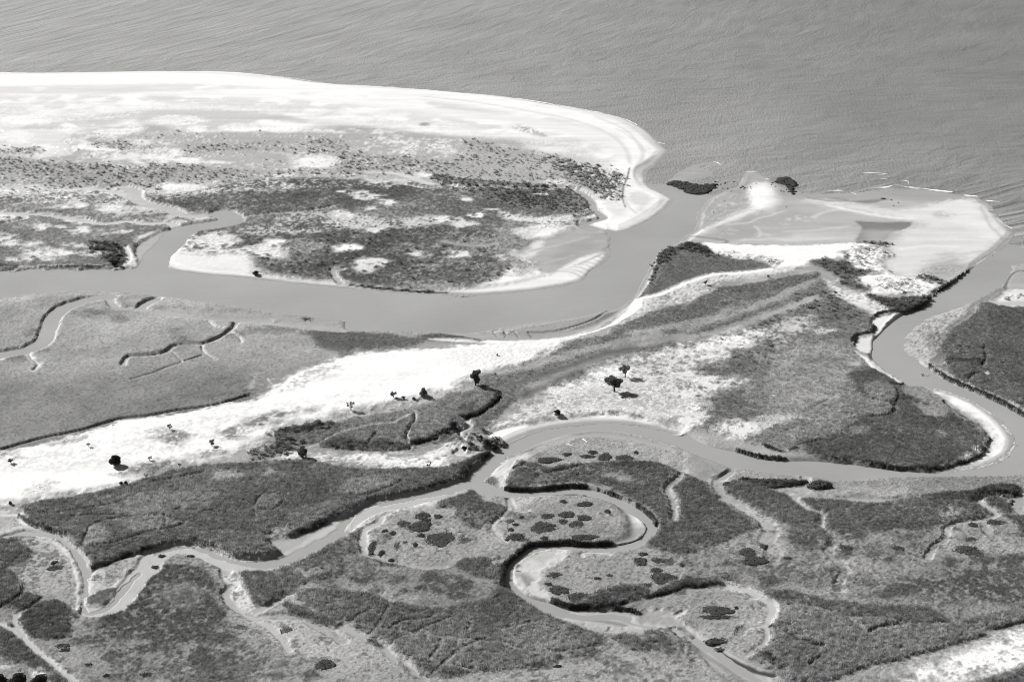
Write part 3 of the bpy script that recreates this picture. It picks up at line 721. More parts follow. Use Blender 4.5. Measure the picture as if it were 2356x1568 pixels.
# marsh block west of the confluence with its black-shaded creek
reg("M 320,700 500,650 900,600 1300,630 1700,600 2356,480 E 700,1020 900,1000 1080,990 1190,1020 1190,1060 1100,1130 1000,1250 900,1250 840,1170 800,1240 700,1310 500,1340 440,1390 200,1400 0,1370 M 1000,900 800,850 400,800",
    122, h=.9, g=1.3, soft=2, rag=1.5, rel=.2, d={0: .5, 1: .2}, c=2)
reg("M 300,700 500,660 900,610 1000,640 700,700 450,720 350,760 300,740", 92, h=1.4, soft=1.5, rag=1.5, rel=.6, d={2: .2, 0: .3})
reg("M 280,760 500,740 620,840 500,940 300,980 0,1040 0,940 200,880", 112, h=.7, soft=2.5, rag=3, rel=.5, d={2: .12, 1: .3})
reg("M 850,850 1100,780 1300,830 1600,800 1800,860 1860,870 1830,910 1500,915 1100,905 950,890", 88, h=1.8, soft=1.2, rag=1, rel=.5, d={0: .8, 2: .05})
reg("M 900,830 1050,770 1130,780 1100,830", 86, h=1.2, soft=2.5, rag=2, rel=.4, d={0: .6})
reg("E 500,1340 700,1310 800,1280 850,1290 700,1340 560,1360 480,1400", 128, h=.8, soft=1.5, rag=1, rel=.3, d={0: .6})
spots('E', "790,1200,60,34 720,1255,60,26 870,1120,50,28 640,1310,70,20", 100, 1.2, h=1.6, rel=.5, d={0: .8}, c=2, cover=1)
spots('E', "1040,1350,50,28 850,1345,35,18 960,1285,40,14", 86, 1.2, h=1.9, rel=.7, d={0: .5, 2: .2}, c=2)
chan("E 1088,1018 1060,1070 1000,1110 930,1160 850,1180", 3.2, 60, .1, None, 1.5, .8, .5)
chan("E 850,1180 880,1215 860,1240 800,1265 830,1310 880,1330 960,1340", 2.5, 185, .2, 205, 1.5, .8, .4)
chan("E 800,1250 740,1275 680,1300 600,1335 480,1355", 2.6, 90, .1, None, 1.5, .8, .4)
chan("E 750,1370 800,1360 830,1395 800,1410 870,1420 960,1400", 3.5, 215, .3, 215, 2, .8, .4)
chan("E 900,1385 1000,1380 1040,1395", 2.4, 150, .0, None, 2, .8, .4)
chan("M 700,880 830,825 1050,705 1180,675 1400,620 1650,600 M 1950,460", 1.0, 175, None, soft=.6, lw=1, c=None, h=.2)
chan("M 1945,480 1940,560 1880,640 1845,720 1855,790 1890,850 1880,900", 1.2, 165, .5, 175, 1, .6, .3)
chan("M 1475,720 1400,820 1370,870", .9, 110, .6, None, 1, .5, .3, c=None)
reg("M 700,890 1000,900 1300,930 1700,930 1900,900 2000,890 2356,830 2356,860 2050,900 1900,960 1300,960 900,940", 150, soft=2, rag=1.5, h=.2, a=.8, d={1: .3})
# pale ground below it
reg("M 200,1060 500,960 700,950 900,950 1300,970 1700,980 2100,960 2356,860 2356,1050 2250,1130 1900,1150 1600,1200 1300,1130 900,1100 600,1090 300,1230 150,1200",
    210, soft=4, rag=4, cover=.75, cs='4', cw=.45, h=.1, g=1.5, rel=.2, d={3: .25}, c=3)
reg("M 700,1090 1100,1060 1350,1150 1300,1220 900,1250 600,1260 550,1150", 128, soft=4, rag=3, cover=.7, cs='4', h=.4, rel=.35, d={1: .4})

# ================================================================== THE BIG REED MARSH WEST OF THE CONFLUENCE
REED_W = ("G 130,400 300,345 700,275 1000,195 1200,130 1500,90 1800,70 2100,60 2356,110 H 200,120 450,120 700,110 850,60 1000,0 840,165 700,215 500,280 330,325 200,370 100,405 0,440 G 2200,520 2050,570 1960,690 1870,712 1700,742 1560,722 1430,662 "
          "1320,632 1180,635 1060,665 950,690 800,735 640,800 600,740 560,680 430,590 380,545 250,500 170,455")
reg(REED_W, 96, h=1.25, g=1.3, soft=1.2, rag=1, rel=.4, d={0: .8}, c=2)
reg("G 700,380 900,340 1300,300 1450,330 1200,400 900,430 750,430", 134, soft=7, rag=4, h=.8, cover=.8, cs='2', cw=.5)
reg("G 1450,150 1550,130 1680,160 1600,185 1500,180", 205, h=.15, soft=3.5, rag=3, d={3: .2}, c=3, cover=.85, cs='4', cw=.4)
reg("G 1760,120 1850,100 1940,120 1880,170 1800,180", 178, h=.3, soft=3.5, rag=3, d={3: .2}, c=3, cover=.8, cs='4', cw=.4)
reg("G 1200,210 1700,100 2356,80 H 300,120 400,160 0,180 G 2000,200 1400,260", 124, soft=6, rag=4, h=.6, cover=.7, cs='4', cw=.3)
for s, t in (("G 590,640 640,530 700,510 760,590 700,650", 126), ("G 840,510 900,465 1000,460 1140,465 1260,490 1160,520 1060,550 900,560", 120), ("G 1760,380 1800,320 1870,295 1950,340 1900,390 1800,410", 112),
             ("H 0,230 150,190 350,170 410,210 300,260 150,290 0,300", 122), ("G 1990,440 2150,380 2356,340 2356,400 2200,470 2050,540", 108)):
    reg(s, t, h=1.5, soft=1, rag=.7, rel=.45, d={0: .8})
for s in ("G 570,655 600,560 640,510 760,470 900,455 1140,450 1200,480 1280,490 1200,530 1060,550 900,600 760,640 640,655", "G 1140,440 1140,520", "G 1760,380 1790,320 1860,295 1960,330 1900,400 1800,410 1760,400",
          "G 1680,340 1750,390 1755,450", "G 1200,405 1400,410 1600,435", "G 150,420 400,425 700,380 850,350", "G 500,450 800,440", "G 1050,215 1200,190 1400,150", "H 30,300 180,305 350,240 420,205"):
    groove(s, 1.2, .25, 90)
reg("G 1840,560 1900,520 2000,530 1960,620 1900,680 1860,640", 150, h=.3, g=.8, soft=2, rag=2, rel=.3, d={1: .4}, c=2)
reg("G 1840,620 1950,580 2040,560 2356,440 2356,500 2150,650 1950,720 1880,725 1920,680", 165, h=.1, g=.2, soft=1.5, rag=1, rel=.2, d={}, c=0)
reg("G 1700,680 1780,670 1900,665 1915,690 1860,712 1750,735 1680,730", 84, h=1.7, soft=1.2, rag=1, rel=.7, d={0: .8})
# strip just south of the confluence creek
reg("G 0,420 130,430 200,480 300,510 380,550 330,560 200,540 100,540 0,560 f -420,1240 -420,1190", 165, h=.15, g=.5, soft=1.5, rag=1.5, rel=.2, d={1: .3}, c=0)
reg("G 0,402 120,405 150,430 250,500 370,545 380,560 300,545 180,500 120,440 0,432 f -420,1195 -420,1180", 232, h=0, soft=1.2, rag=1.2, cover=.8, cs='2', d={}, c=1)
reg("G -100,400 0,385 120,400 120,408 0,405", 140, soft=1.5, rag=1.5)
# muddy beds of the creek W3
chan("G -600,640 0,600 130,565 300,560 400,590 470,660 540,740 590,840 600,930 590,1000 570,1080", 5.5, 170, .02, None, 2, 1.5, .4)
chan("G 380,570 450,640 530,720 570,820 580,900 570,980", 1.2, 115, .0, None, 2, .6, .4)
chan("G 400,570 520,660 570,720 610,800 622,880 605,980 580,1040", 2.2, 222, .5, None, 1, .8, .4, c=1)
chan("G 580,1095 700,1090 800,1050 830,990 900,900 1000,810 1040,750 1100,690 1180,660 1300,648 1440,675", 4.5, 172, .0, None, 2, 1.2, .4)
chan("G 1440,675 1560,740 1700,770 1850,780 2000,745 2200,640 2356,560 H 60,480 180,400 300,350 500,320 700,280 840,210", 7, 172, -.1, None, 2.5, 1.5, .4)
chan("G 1700,770 1850,760 2000,700 2200,600 2356,520 H 80,440", 1.0, 125, -.02, None, 2, .6, .4)

# point bars of the creek, lower left
reg("G 630,820 800,740 1000,690 1080,690 1020,780 900,880 820,960 780,1020 700,1080 600,1095 590,1000 620,900", 160, h=.1, g=.5, soft=1.5, rag=1.2, rel=.2, d={1: .3}, c=0)
reg("G 640,800 800,740 960,700 900,800 820,850 700,860 630,870", 160, h=.25, g=.8, soft=1.5, rag=1.5, rel=.3, d={1: .4}, c=2)
reg("G 620,1000 700,940 800,930 760,1000 690,1050 610,1070", 104, h=.5, soft=1.5, rag=1.2, rel=.3, d={1: .6}, c=2)
reg("G 820,850 900,800 980,730 960,790 880,860 800,890", 118, h=.1, soft=1.5, rag=1, d={1: .2})
reg("G 780,910 860,880 830,920 770,920", 225, h=0, soft=1, rag=.6, d={}, c=1)
reg("G 580,1060 680,1050 700,1080 620,1098", 200, h=0, soft=1.2, rag=.6, d={}, c=1)
chan("G 660,870 760,890 800,880 760,915 690,880", 1.0, 75, .2, None, 1, .5, .3)
chan("G 660,1085 720,1060 770,1020 800,1010", 1.0, 90, .1, None, 1, .6, .3)

# ================================================================== SOUTH MARSH: mottled base
reg("f -420,1255 G 0,600 130,580 400,600 540,800 560,1090 700,1110 900,920 1080,720 1300,660 1560,750 1900,790 2356,600 H 200,400 870,250 1150,300 f 2760,1150 2760,1850 -420,1850", 142, h=.3, g=1.1, soft=1.5, rag=.8, rel=.32, d={1: .45}, c=2)
# lower left
reg("G 150,590 250,580 400,620 520,740 560,900 540,1080 450,1050 300,1000 150,970 130,900 120,820 200,760 230,690 180,640", 158, h=.2, soft=2, rag=1.2, rel=.38, d={1: .2})
reg("G 250,580 380,600 480,700 540,850 545,1000 520,1080 520,960 500,850 440,720 350,640", 140, h=.05, g=.4, soft=2, rag=1, d={1: .1}, c=0)
def reeds(s, t=92, h=1.3, cv=1.0, **k):
    kk = dict(soft=1.1, rag=.9, rel=.42, d={0: .8}, c=2)
    kk.update(k)
    reg(s, t, h=h, cover=cv, **kk)
reeds("f -420,1330 G 0,600 120,600 150,640 230,690 200,740 120,770 50,800 100,850 150,930 150,970 280,1000 270,1040 400,1030 500,1110 520,1150 480,1190 480,1280 300,1290 150,1250 110,1170 -20,1080 f -420,1500", 84)
reeds("f -420,1550 G 0,1190 100,1250 200,1330 330,1420 460,1530 540,1600 350,1600 200,1480 0,1470 f -420,1600", 86)
reg("G -100,1480 100,1475 300,1500 340,1560 200,1600 0,1600", 150, h=.4, soft=2.5, rag=3, cover=.7, cs='2', rel=.4, d={1: .5})
reg("G -600,1470 0,1462 100,1475 60,1500 0,1500 -600,1500", 205, h=.1, soft=2, rag=2)
reg("G 195,1510 260,1505 300,1530 240,1560 200,1545", 225, h=.1, soft=1.5, rag=2)
for s in ("G 0,1075 120,1010 160,965 150,930", "G 290,1010 200,1080 110,1130"):
    groove(s, 1.4, .1)
chan("G -200,1150 0,1190 60,1220 120,1250 220,1340 330,1430 430,1520 540,1600 700,1700", 2.2, 185, 1.0, 190, 1.5, .7, .3)
chan("G 115,1130 105,1170 120,1220 150,1265", 2.4, 175, 1.0, 185, 1.5, .7, .3)
chan("G 130,1110 200,1075 285,1020", 1.0, 175, 1.0, None, 1.5, .7, .3)
# dark round stand with pale ring, lower left centre
reeds("G 1020,810 1150,780 1300,790 1420,830 1480,900 1550,960 1560,1040 1580,1120 1540,1160 1480,1230 1590,1290 1400,1330 1200,1320 1000,1300 700,1280 650,1220 700,1150 850,1080 890,960 940,890", 86, .8, .85, cs='4', cw=.12, d={1: .8, 0: .2})
reg("G 1150,960 1230,920 1330,925 1400,980 1400,1040 1330,1070 1200,1080 1160,1020", 135, h=.4, soft=2.5, rag=2, cover=.7, cs='4', cw=.2, d={1: .5})
spots('G', "1285,1010,75,48", 98, 2.5, h=.7, rel=.4, d={1: .8}, c=2)
reeds("G 600,1200 900,1300 1300,1320 1600,1330 1850,1440 1750,1568 1400,1640 900,1600 750,1440 560,1330", 100, .7, .5, cs='4', cw=.12, d={1: .8})
reeds("G 1300,1400 1400,1350 1470,1400 1480,1568 1400,1620 1330,1500", 90, .9, .9, cs='4', d={1: .8})
reg("G 480,1150 600,1150 650,1230 560,1300 640,1400 500,1400 420,1330 480,1270", 150, h=.15, soft=3, rag=3, rel=.3, cover=.8, cs='4', d={1: .2})
# levees beside the side creek
chan("G 1560,800 1570,860 1610,910 1560,980 1590,1040 1680,1090 1760,1140 1900,1135 2100,1150 2300,1260 H 0,1300", 4.0, 165, .4, 178, 5, 1, .4)
chan("G 1620,860 1680,960 1720,1040 1750,1090", 7, 192, .9, None, 2, 2, .4, h=.1, c=2)
chan("G 1760,1140 1850,1200 1950,1290 1990,1360", 3, 178, .8, 190, 4, 1, .4)
chan("G 1730,1110 1850,1060 1960,990 2070,950", 2.5, 168, .8, 180, 3, .8, .3)
reg("G 1940,1050 2020,1000 2200,1110 2356,1200 H 160,1290 300,1400 520,1545 600,1568 H 0,1568 0,1700 G 2356,1600 2100,1400 1900,1180 1850,1120", 164, h=.15, soft=3, rag=2, rel=.25, d={1: .2})
reeds("G 1650,840 1720,810 1830,815 1900,850 1940,920 1980,980 1900,1020 1800,1060 1740,1040 1700,960", 94)
reeds("G 1960,1030 2050,1060 2356,1190 2356,1230 2200,1180 1980,1100", 108, .7)
# stand right of the creek, up to the dead meander
reeds("G 1890,800 2000,770 2150,690 2356,580 2356,780 H 60,560 130,620 140,680 90,740 0,700 G 2356,860 2100,900 2100,960 1980,970 1920,860", 100, 1.0, .9, cs='4', cw=.2)
reg("G 2000,830 2150,780 2300,780 2250,830 2100,860", 130, h=.5, soft=3, rag=3, cover=.6, cs='4', d={1: .5})
reeds("H 0,700 150,720 230,800 330,830 320,880 200,900 80,900 0,850 G 2300,920 2200,900 2356,850", 108, .7, .7, cs='4', cw=.2, d={1: .8})
reg("G 2050,930 2356,950 H 100,960 330,960 350,1000 600,970 560,1020 400,1050 0,960 G 2200,960 2060,960", 158, h=.12, soft=3, rag=2, rel=.35, cover=.85, cs='2', d={1: .3})
reeds("H 530,880 600,810 700,810 790,850 900,900 900,960 700,940 540,970", 106, .8, .75, cs='4', cw=.2, d={1: .8})
reeds("H 640,950 900,940 1020,960 1000,1010 850,1050 700,1060", 112, .7, .55, cs='4', cw=.2, d={1: .8})
reeds("H 310,860 420,850 520,890 420,900 310,890 H 430,950 500,935 500,960 440,970", 118, .6, .7, cs='4', d={1: .8})
# two great reed fields at the bottom, with tracks
reeds("G 2040,990 2100,950 2356,950 H 60,970 200,985 330,1060 330,1110 230,1220 190,1265 60,1200 0,1180 G 2250,1130 2100,1050", 106, 1.3)
reeds("H 330,1060 480,1060 660,1080 700,1090 800,1050 1000,1010 1040,960 1130,935 1200,970 1350,1080 1500,1150 1700,1230 1800,1280 1770,1340 1600,1400 1400,1460 1150,1500 930,1510 700,1470 420,1440 300,1350 190,1260 240,1210", 112, 1.4)
reg("H 1050,1200 1300,1160 1500,1200 1740,1330 1500,1370 1350,1390 1100,1330", 130, h=1.4, soft=4, rag=3, rel=.6)
reg("H 330,1330 520,1250 900,1310 800,1400 750,1460 400,1430", 122, h=1.4, soft=2, rag=2, rel=.45)
reeds("H 400,1435 600,1460 700,1470 900,1510 800,1545 650,1550 520,1530 440,1480", 98, 1.3)
for s in ("H 330,1070 310,1110 240,1220 190,1260", "H 0,1165 150,1200 300,1225 480,1250 700,1285 900,1305 1100,1320 1250,1370 1400,1390 1600,1370 1760,1335", "H 310,1350 400,1290 520,1250 620,1200 720,1160", "H 350,1220 430,1170 580,1160 650,1130",
          "H 70,1170 130,1130 200,1090", "H 690,1300 660,1370 610,1430", "H 940,1315 830,1360 780,1400 700,1465 640,1530", "H 400,1440 600,1465 750,1475 900,1510", "H 870,1160 900,1190 860,1230", "H 1140,1220 1300,1180", "H 1480,1390 1600,1400 1770,1345",
          "H 800,1310 810,1360"):
    groove(s, 1.25, .35, 138)
chan("H 0,1210 100,1250 170,1290 290,1350 330,1400 420,1460 500,1530 560,1570", 3.0, 168, .8, 178, 3, 1, .3)
reeds("H 170,1290 230,1300 280,1350 230,1340 180,1310", 84, .8)
reeds("H 400,1440 440,1490 480,1530 540,1550 500,1560 420,1490", 110, .3)
reg("H 0,1400 200,1450 400,1500 600,1568 1000,1540 1400,1480 1700,1420 1900,1400 2300,1450 I 400,1568 I 400,1700 H 0,1700", 156, h=.15, soft=3, rag=1.5, rel=.25, d={1: .25}, a=.85)
reeds("H 1600,1400 1700,1350 1790,1370 1700,1410 1620,1420", 96, 1.1)
reeds("H 1260,1495 1340,1465 1420,1465 1400,1490 1300,1505", 86, 1.0)
reg("H 1680,1420 1900,1440 2100,1480 2250,1560 2000,1568 1800,1540", 122, h=.35, soft=3, rag=3, cover=.35, cs='4', d={1: .5})
# left dead meander (pale bowl with clumps)
reg("H 150,520 250,470 350,410 500,360 660,330 870,250 960,290 1100,330 1170,380 1130,420 1060,480 1060,550 1120,600 1270,630 1130,730 1000,740 800,760 700,800 500,800 350,770 200,740 150,680 145,600",
    152, h=.18, g=.9, soft=1.5, rag=1, rel=.35, d={1: .25}, c=2)
reg("H 860,700 900,600 1000,560 1080,480 1040,540 1100,620 1000,700 900,740", 160, h=.08, g=.8, soft=2, rag=1, d={1: .1})
reeds("H 660,370 720,320 800,290 870,255 930,280 980,340 1100,370 1140,400 1090,440 1000,490 900,530 830,500 840,470 770,440 780,390 720,380", 96, 1.2)
reg("H 790,430 900,410 1000,450 960,510 880,540 830,500", 118, h=.7, soft=2, rag=2, cover=.5, cs='4', d={1: .6})
reeds("H 220,745 300,760 400,775 510,790 480,800 380,795 280,785", 80, 1.2)
reeds("H 780,770 850,735 960,720 1020,730 1010,790 900,830 800,800", 104, 1.2)
reeds("H 1025,735 1110,730 1110,830 1090,930 1050,900 1000,870 900,850 950,820 1020,800", 106, 1.1, .9, cs='4')
chan("H 155,690 145,600 165,530 250,480 280,430 350,400", 3, 182, .5, 196, 2.5, .9, .4)
chan("H 230,480 270,440 300,410 350,395", .9, 95, .4, None, 1, .5, .4)
chan("H 150,680 250,730 400,765 550,790 700,790", 2.5, 168, .6, 180, 2, .9, .4)
chan("H 1150,325 1170,370 1130,420 1060,480 1060,530 1100,580 1130,610", 2.0, 182, .5, 196, 2, .8, .4)
chan("H 1300,640 1180,720 1060,760", 3.5, 160, .8, 165, 2, .8, .4, c=2)
# lit mud beside the channel at left
reg("H 0,540 60,460 130,390 250,360 400,350 280,420 150,500 60,530", 176, h=0, g=.25, soft=1.5, rag=1, rel=.15, d={}, c=0)
reg("H 130,400 200,380 350,390 250,440 170,500 100,500", 150, h=.2, g=.7, soft=1.5, rag=1, rel=.3, d={1: .4})
# right-hand oval inside the meander
reg("H 1180,310 1300,300 1500,290 1680,295 1800,325 1950,400 2060,480 2100,520 2060,570 1980,600 1850,625 1600,620 1400,620 1290,630 1150,600 1080,540 1060,500 1150,420", 150, h=.15, g=.9, soft=1.5, rag=1, rel=.36, d={1: .25}, c=2)
reg("H 1900,370 1990,400 2070,470 2110,515 2070,575 1990,612 1850,632 1780,628 1880,600 1960,560 1990,500 1960,430", 168, h=0, g=.3, soft=2, rag=1, rel=.1, d={}, c=0)
reg("H 1950,390 2020,420 2080,480 2050,500 1980,440", 212, soft=1.5, rag=1.5, cover=.8, cs='2')
reg("H 1960,520 2020,540 1990,590 1850,615 1830,600 1930,570", 118, soft=2.5, rag=1)
reg("H 1880,340 1960,400 2000,480 1980,560 1960,500 1920,420 1860,370", 126, soft=1.5, rag=1, a=.7)
chan("H 1390,292 1520,285 1700,298 1850,335 1930,370", 1.2, 115, .2, None, 1, .7, .3)
chan("H 1160,320 1200,390 1280,400", 1.4, 175, .5, 195, 2, .6, .3)
reg("H 1170,320 1290,310 1300,350 1230,380 1190,370", 175, h=.1, soft=2, rag=1.5, d={1: .2})
reg("H 1250,430 1450,380 1700,400 1750,470 1600,520 1500,560 1300,540 1180,500", 150, h=.05, soft=3, rag=2, g=.8, d={1: .15}, rel=.15)
spots('H', "1290,450,60,20 1170,440,50,18", 110, 1.5, h=.6, cover=.6, cs='4', d={1: .7}, c=2, rel=.4)
# lower lobe
reg("H 1200,780 1240,730 1350,680 1480,660 1600,665 1800,685 2000,680 2060,660 2100,650 2200,700 2356,690 2356,940 2150,1000 1950,1060 1600,1065 1450,1030 1300,985 1220,930 1190,860", 150, h=.12, g=.9, soft=1.5, rag=1, rel=.34, d={1: .25}, c=2)
reg("H 1200,800 1250,730 1370,680 1520,665 1560,670 1500,740 1440,790 1400,860 1390,910 1450,980 1430,1020 1300,985 1220,930 1190,860", 212, h=0, g=.55, soft=2.5, rag=2, rel=.12, d={}, c=1)
reg("H 1230,830 1290,850 1340,940 1290,950 1230,890", 128, h=.05, soft=2, rag=2, cover=.8, cs='2', a=.8)
reg("H 1230,860 1290,950 1400,1010 1440,1030 1310,985 1220,930 1195,860", 215, soft=1.2, rag=1, cover=.8, cs='2')
reg("H 1300,700 1440,680 1480,700 1350,780 1290,770", 190, soft=3, rag=3, cover=.6, cs='2', cw=.4)
reg("H 1660,700 1850,690 1900,700 1850,720 1700,720", 172, soft=1.5, rag=1, h=.05)
chan("H 1665,720 1660,695 1750,690 1830,695 1850,710", 1.2, 190, .7, None, 1, .6, .2)
reeds("H 1700,1010 1740,970 1850,940 1950,920 2100,940 2120,980 2060,1010 1950,1040 1850,1060 1700,1055 1620,1050", 98, 1.4)
reeds("H 2130,1000 2180,950 2300,890 2356,880 I 0,850 100,870 200,900 100,925 0,925 H 2300,960 2200,990", 92, 1.4)
# east of the meander
REED_E = ("E 1170,1560 1250,1530 1400,1568 H 1180,60 1300,70 1450,110 1480,90 1600,70 1900,60 2150,60 2250,100 2356,140 I 0,150 100,190 200,240 250,290 400,390 540,470 540,520 400,560 300,620 100,680 0,720 H 2356,720 2250,690 2100,640 2180,560 2190,480 "
          "2150,410 2050,350 1900,270 1750,220 1600,205 1450,215 1300,225 1150,240 1130,200")
reeds(REED_E, 96, 1.2, d={0: .6, 1: .3})
reg("H 1300,120 1500,110 1700,120 1950,180 1900,200 1700,180 1400,200 1200,210 1200,150", 120, soft=3, rag=3, h=.7, cover=.5, cs='4', d={1: .7})
reg("H 1780,150 1850,140 1950,170 1970,200 1880,195", 142, soft=3, rag=2, h=.5, cover=.9, cs='2', d={1: .6})
reeds("H 1500,100 1600,70 1900,55 2200,70 2250,100 2000,110 1800,90 1600,120 1470,125", 84, 1.3)
reg("E 1120,1440 1250,1390 1400,1330 1650,1265 1800,1250 2000,1280 2150,1310 2356,1390 H 2356,130 2250,100 2150,70 1900,60 1500,90 1400,100 1250,60 1180,50", 152, h=.15, g=.7, soft=2, rag=1.5, rel=.32, d={1: .35}, c=2)
reg("E 1250,1400 1400,1330 1650,1265 1800,1250 2000,1285 2200,1330 2356,1400 2200,1370 2000,1330 1800,1300 1600,1310 1400,1370 1300,1420", 166, h=0, g=.25, soft=2, rag=1, rel=.1, d={}, c=0)
chan("E 1350,1360 1500,1300 1650,1280 1850,1285 2050,1320 2250,1375", 2, 178, .3, None, 2, 1.5, .4)
reg("E 1110,1470 1200,1430 1280,1400 1300,1420 1200,1480 1150,1530 H 1140,120 1130,200 1120,230 1060,225 1000,215 990,180 1060,110 1150,50", 215, h=0, g=.6, soft=1.5, rag=1.2, cover=.85, cs='2', cw=.4, rel=.3, d={}, c=1)
reg("H 1000,190 1040,160 1070,190 1060,220 1010,215", 112, h=.5, soft=1.2, rag=.8, d={1: .3})
reeds("H 1180,180 1200,130 1240,110 1290,140 1310,190 1250,230 1190,235", 96, 1.4)
chan("H 1470,140 1600,110 1800,70 2000,60 2200,68", 1.4, 165, .6, 172, 1.5, .7, .4)
chan("H 1440,70 1300,70 1200,110", 1.6, 150, .6, None, 1.5, .7, .4)
# outer shaded banks of the meander: a lip of tall reed right at the edge
# (built from the stand itself: the bank drops 1.3 m to the water)
# right-hand creeks with pale levees
reg("I 300,130 380,100 500,110 800,200 1100,230 1450,246 1300,262 1150,280 1000,300 850,290 760,300 600,270 450,230 320,180", 156, h=.15, g=.5, soft=2, rag=1.5, rel=.28, d={1: .35}, c=2)
reg("I 800,270 1000,290 1300,300 1600,300 1700,300 1500,325 1300,350 1150,335 1000,320 850,310", 172, h=0, g=.25, soft=2, rag=1, rel=.1, d={}, c=0)
chan("I 260,180 250,230 290,290 380,350 450,400 540,450 590,500 600,560 580,610 620,680 600,740", 5.5, 160, .7, 188, 4, 1, .5, h=.05, c=2)
chan("I 330,130 260,180", 3, 170, .2, 185, 2, 1, .4)
chan("I 250,320 300,340 380,345", 2.2, 170, .7, 185, 2, 1, .4)
chan("I 845,170 840,260 780,300 770,330 830,380 920,410 970,440 945,480 960,530 1040,590 1050,620 1000,660 1020,710 1080,760 1110,820 1080,880 1075,950", 3.2, 178, .6, 195, 3.2, 1, .4)
chan("I 1050,590 1110,570 1180,640", 1.6, 170, .8, 178, 2, 1, .4)
chan("I 2200,290 2140,300 2060,310 2040,335 2100,370 2160,410 2150,440 2050,465 1950,475 1840,505 1820,560 1800,610 1730,650 1690,730", 2.6, 182, .5, 192, 2.5, .9, .4)
chan("I 2100,450 2080,490 2100,550 2160,610", 3, 165, .8, 178, 3, 1, .4)
chan("H 2356,140 2260,230 2250,270 2280,330 2300,420 2290,470", 2.6, 162, .7, 176, 2.6, .9, .4)
reg("I 2200,290 2356,260 2356,440 2280,420 2250,380 2210,330", 165, h=.05, g=.4, soft=2, rag=1.5, rel=.25, cover=.85, cs='2', d={}, c=0)
reeds("I 300,220 400,200 550,240 700,290 830,390 940,420 940,500 1030,590 1010,640 900,680 800,680 700,600 720,520 600,450 400,330 300,270", 98, 1.1, d={0: .5, 1: .3})
reeds("I 800,325 1000,330 1300,350 1500,330 1700,295 1900,280 1990,330 2100,400 2080,440 1850,480 1700,520 1500,530 1300,560 1100,560 1050,570 980,520 980,450 1000,430 900,390", 98, 1.1, .95, cs='4', cw=.2, d={0: .5, 1: .3})
reeds("I 1640,300 1800,285 2000,275 1990,330 1850,330 1700,320", 84, 1.3)
reeds("I 1990,320 2000,280 2100,240 2200,222 2300,240 2330,270 2260,300 2150,290 2050,300", 80, 1.6)
reeds("I 2080,330 2150,300 2200,320 2250,400 2200,430 2150,380", 96, 1.1)
reg("I 1750,420 1850,390 1980,400 1950,440 1800,460", 150, soft=3, rag=2, h=.2, cover=.8, cs='4', d={1: .4})
reeds("I 2200,440 2356,440 2700,430 2700,560 2356,600 2300,500", 92, 1.1, .9, cs='4')
# mottled lower right
reg("I 1050,570 1500,560 1800,520 2000,500 2356,650 2700,700 2700,1000 2356,1050 1700,1050 1100,960 800,900 600,800 500,700 100,700 0,740 300,620 550,560 700,620 900,700", 152, soft=4, rag=3, h=.25, rel=.38, cover=.7, cs='2', cw=.5, d={1: .4})
reg("I 1150,560 1700,560 1750,650 1500,760 1200,700 I 700,700 1200,850 1700,850 1800,720 2356,750 2700,750 2700,1000 2356,1050 1700,1000 1200,960 700,900 300,800 I 1500,600", 108, soft=5, rag=4, h=.6, rel=.45, cover=.52, cs='4', cw=.14, d={1: .9})
reg("I 1600,850 2000,800 2356,820 2700,850 2700,1040 2356,1060 1900,1050 1600,1000", 92, soft=5, rag=4, h=.7, cover=.7, cs='4', cw=.2, d={1: .9})
reeds("I 600,990 700,950 850,990 1100,1040 1400,1060 1700,1080 1860,1170 1700,1190 1500,1180 1300,1140 1100,1130 900,1070 700,1060 640,1020", 98, 1.0, d={0: .4, 1: .5})
reeds("I 1560,1100 1700,1080 1850,1170 2000,1150 2200,1110 2356,1060 2700,1040 2700,1130 2356,1180 2100,1210 1900,1200 1600,1190", 106, 1.1)
# coarse pale reed fields, bottom right
reeds("I 580,1180 640,1140 690,1110 800,1065 900,1075 1000,1110 1110,1140 1300,1135 1450,1150 1560,1190 1400,1230 1280,1250 1500,1195 1850,1185 2060,1240 2050,1270 1900,1330 1600,1400 1500,1440 1300,1480 1150,1540 1050,1568 800,1600 640,1540 560,1460 440,1410 520,1360 580,1320 590,1250", 122, 1.7, rel=.75)
reeds("I 1900,1180 2000,1150 2200,1110 2356,1070 2700,1060 2700,1160 2356,1190 2200,1215 2080,1220", 122, 1.6, rel=.7)
reg("I 1100,1560 1500,1440 1700,1400 2100,1280 2356,1200 2700,1180 2700,1700 2000,1650 1200,1700", 150, h=.3, soft=2, rag=2, rel=.3, d={1: .5, 3: .2}, c=3)
reg("I 1450,1568 1700,1480 1900,1400 2100,1330 2356,1250 2700,1200 2700,1420 2356,1500 2100,1560 1700,1650", 222, h=.1, soft=5, rag=4, cover=.72, cs='4', cw=.45, rel=.2, d={3: .4}, c=3)
reg("I 1800,1700 2100,1568 2356,1490 2700,1450 2700,1750 2356,1800", 100, h=.9, soft=3, rag=2, rel=.5, d={0: .6}, c=2)
for s in ("I 650,1020 690,1050 680,1130", "I 580,1200 700,1250 820,1310 960,1350", "I 730,1200 830,1270", "I 1130,1140 1250,1240 1400,1340 1460,1360 1520,1365", "I 1280,1250 1380,1210 1500,1195 1700,1190 1860,1185 2060,1245 2356,1180", "I 1560,1190 1400,1150 1110,1135 1000,1100 900,1070 800,1060",
          "I 1690,1060 1780,1120 1860,1180", "I 1920,1100 1925,1150", "I 590,1235 640,1260", "I 880,1470 900,1440 960,1430"):
    groove(s, 1.6, .1, 105)
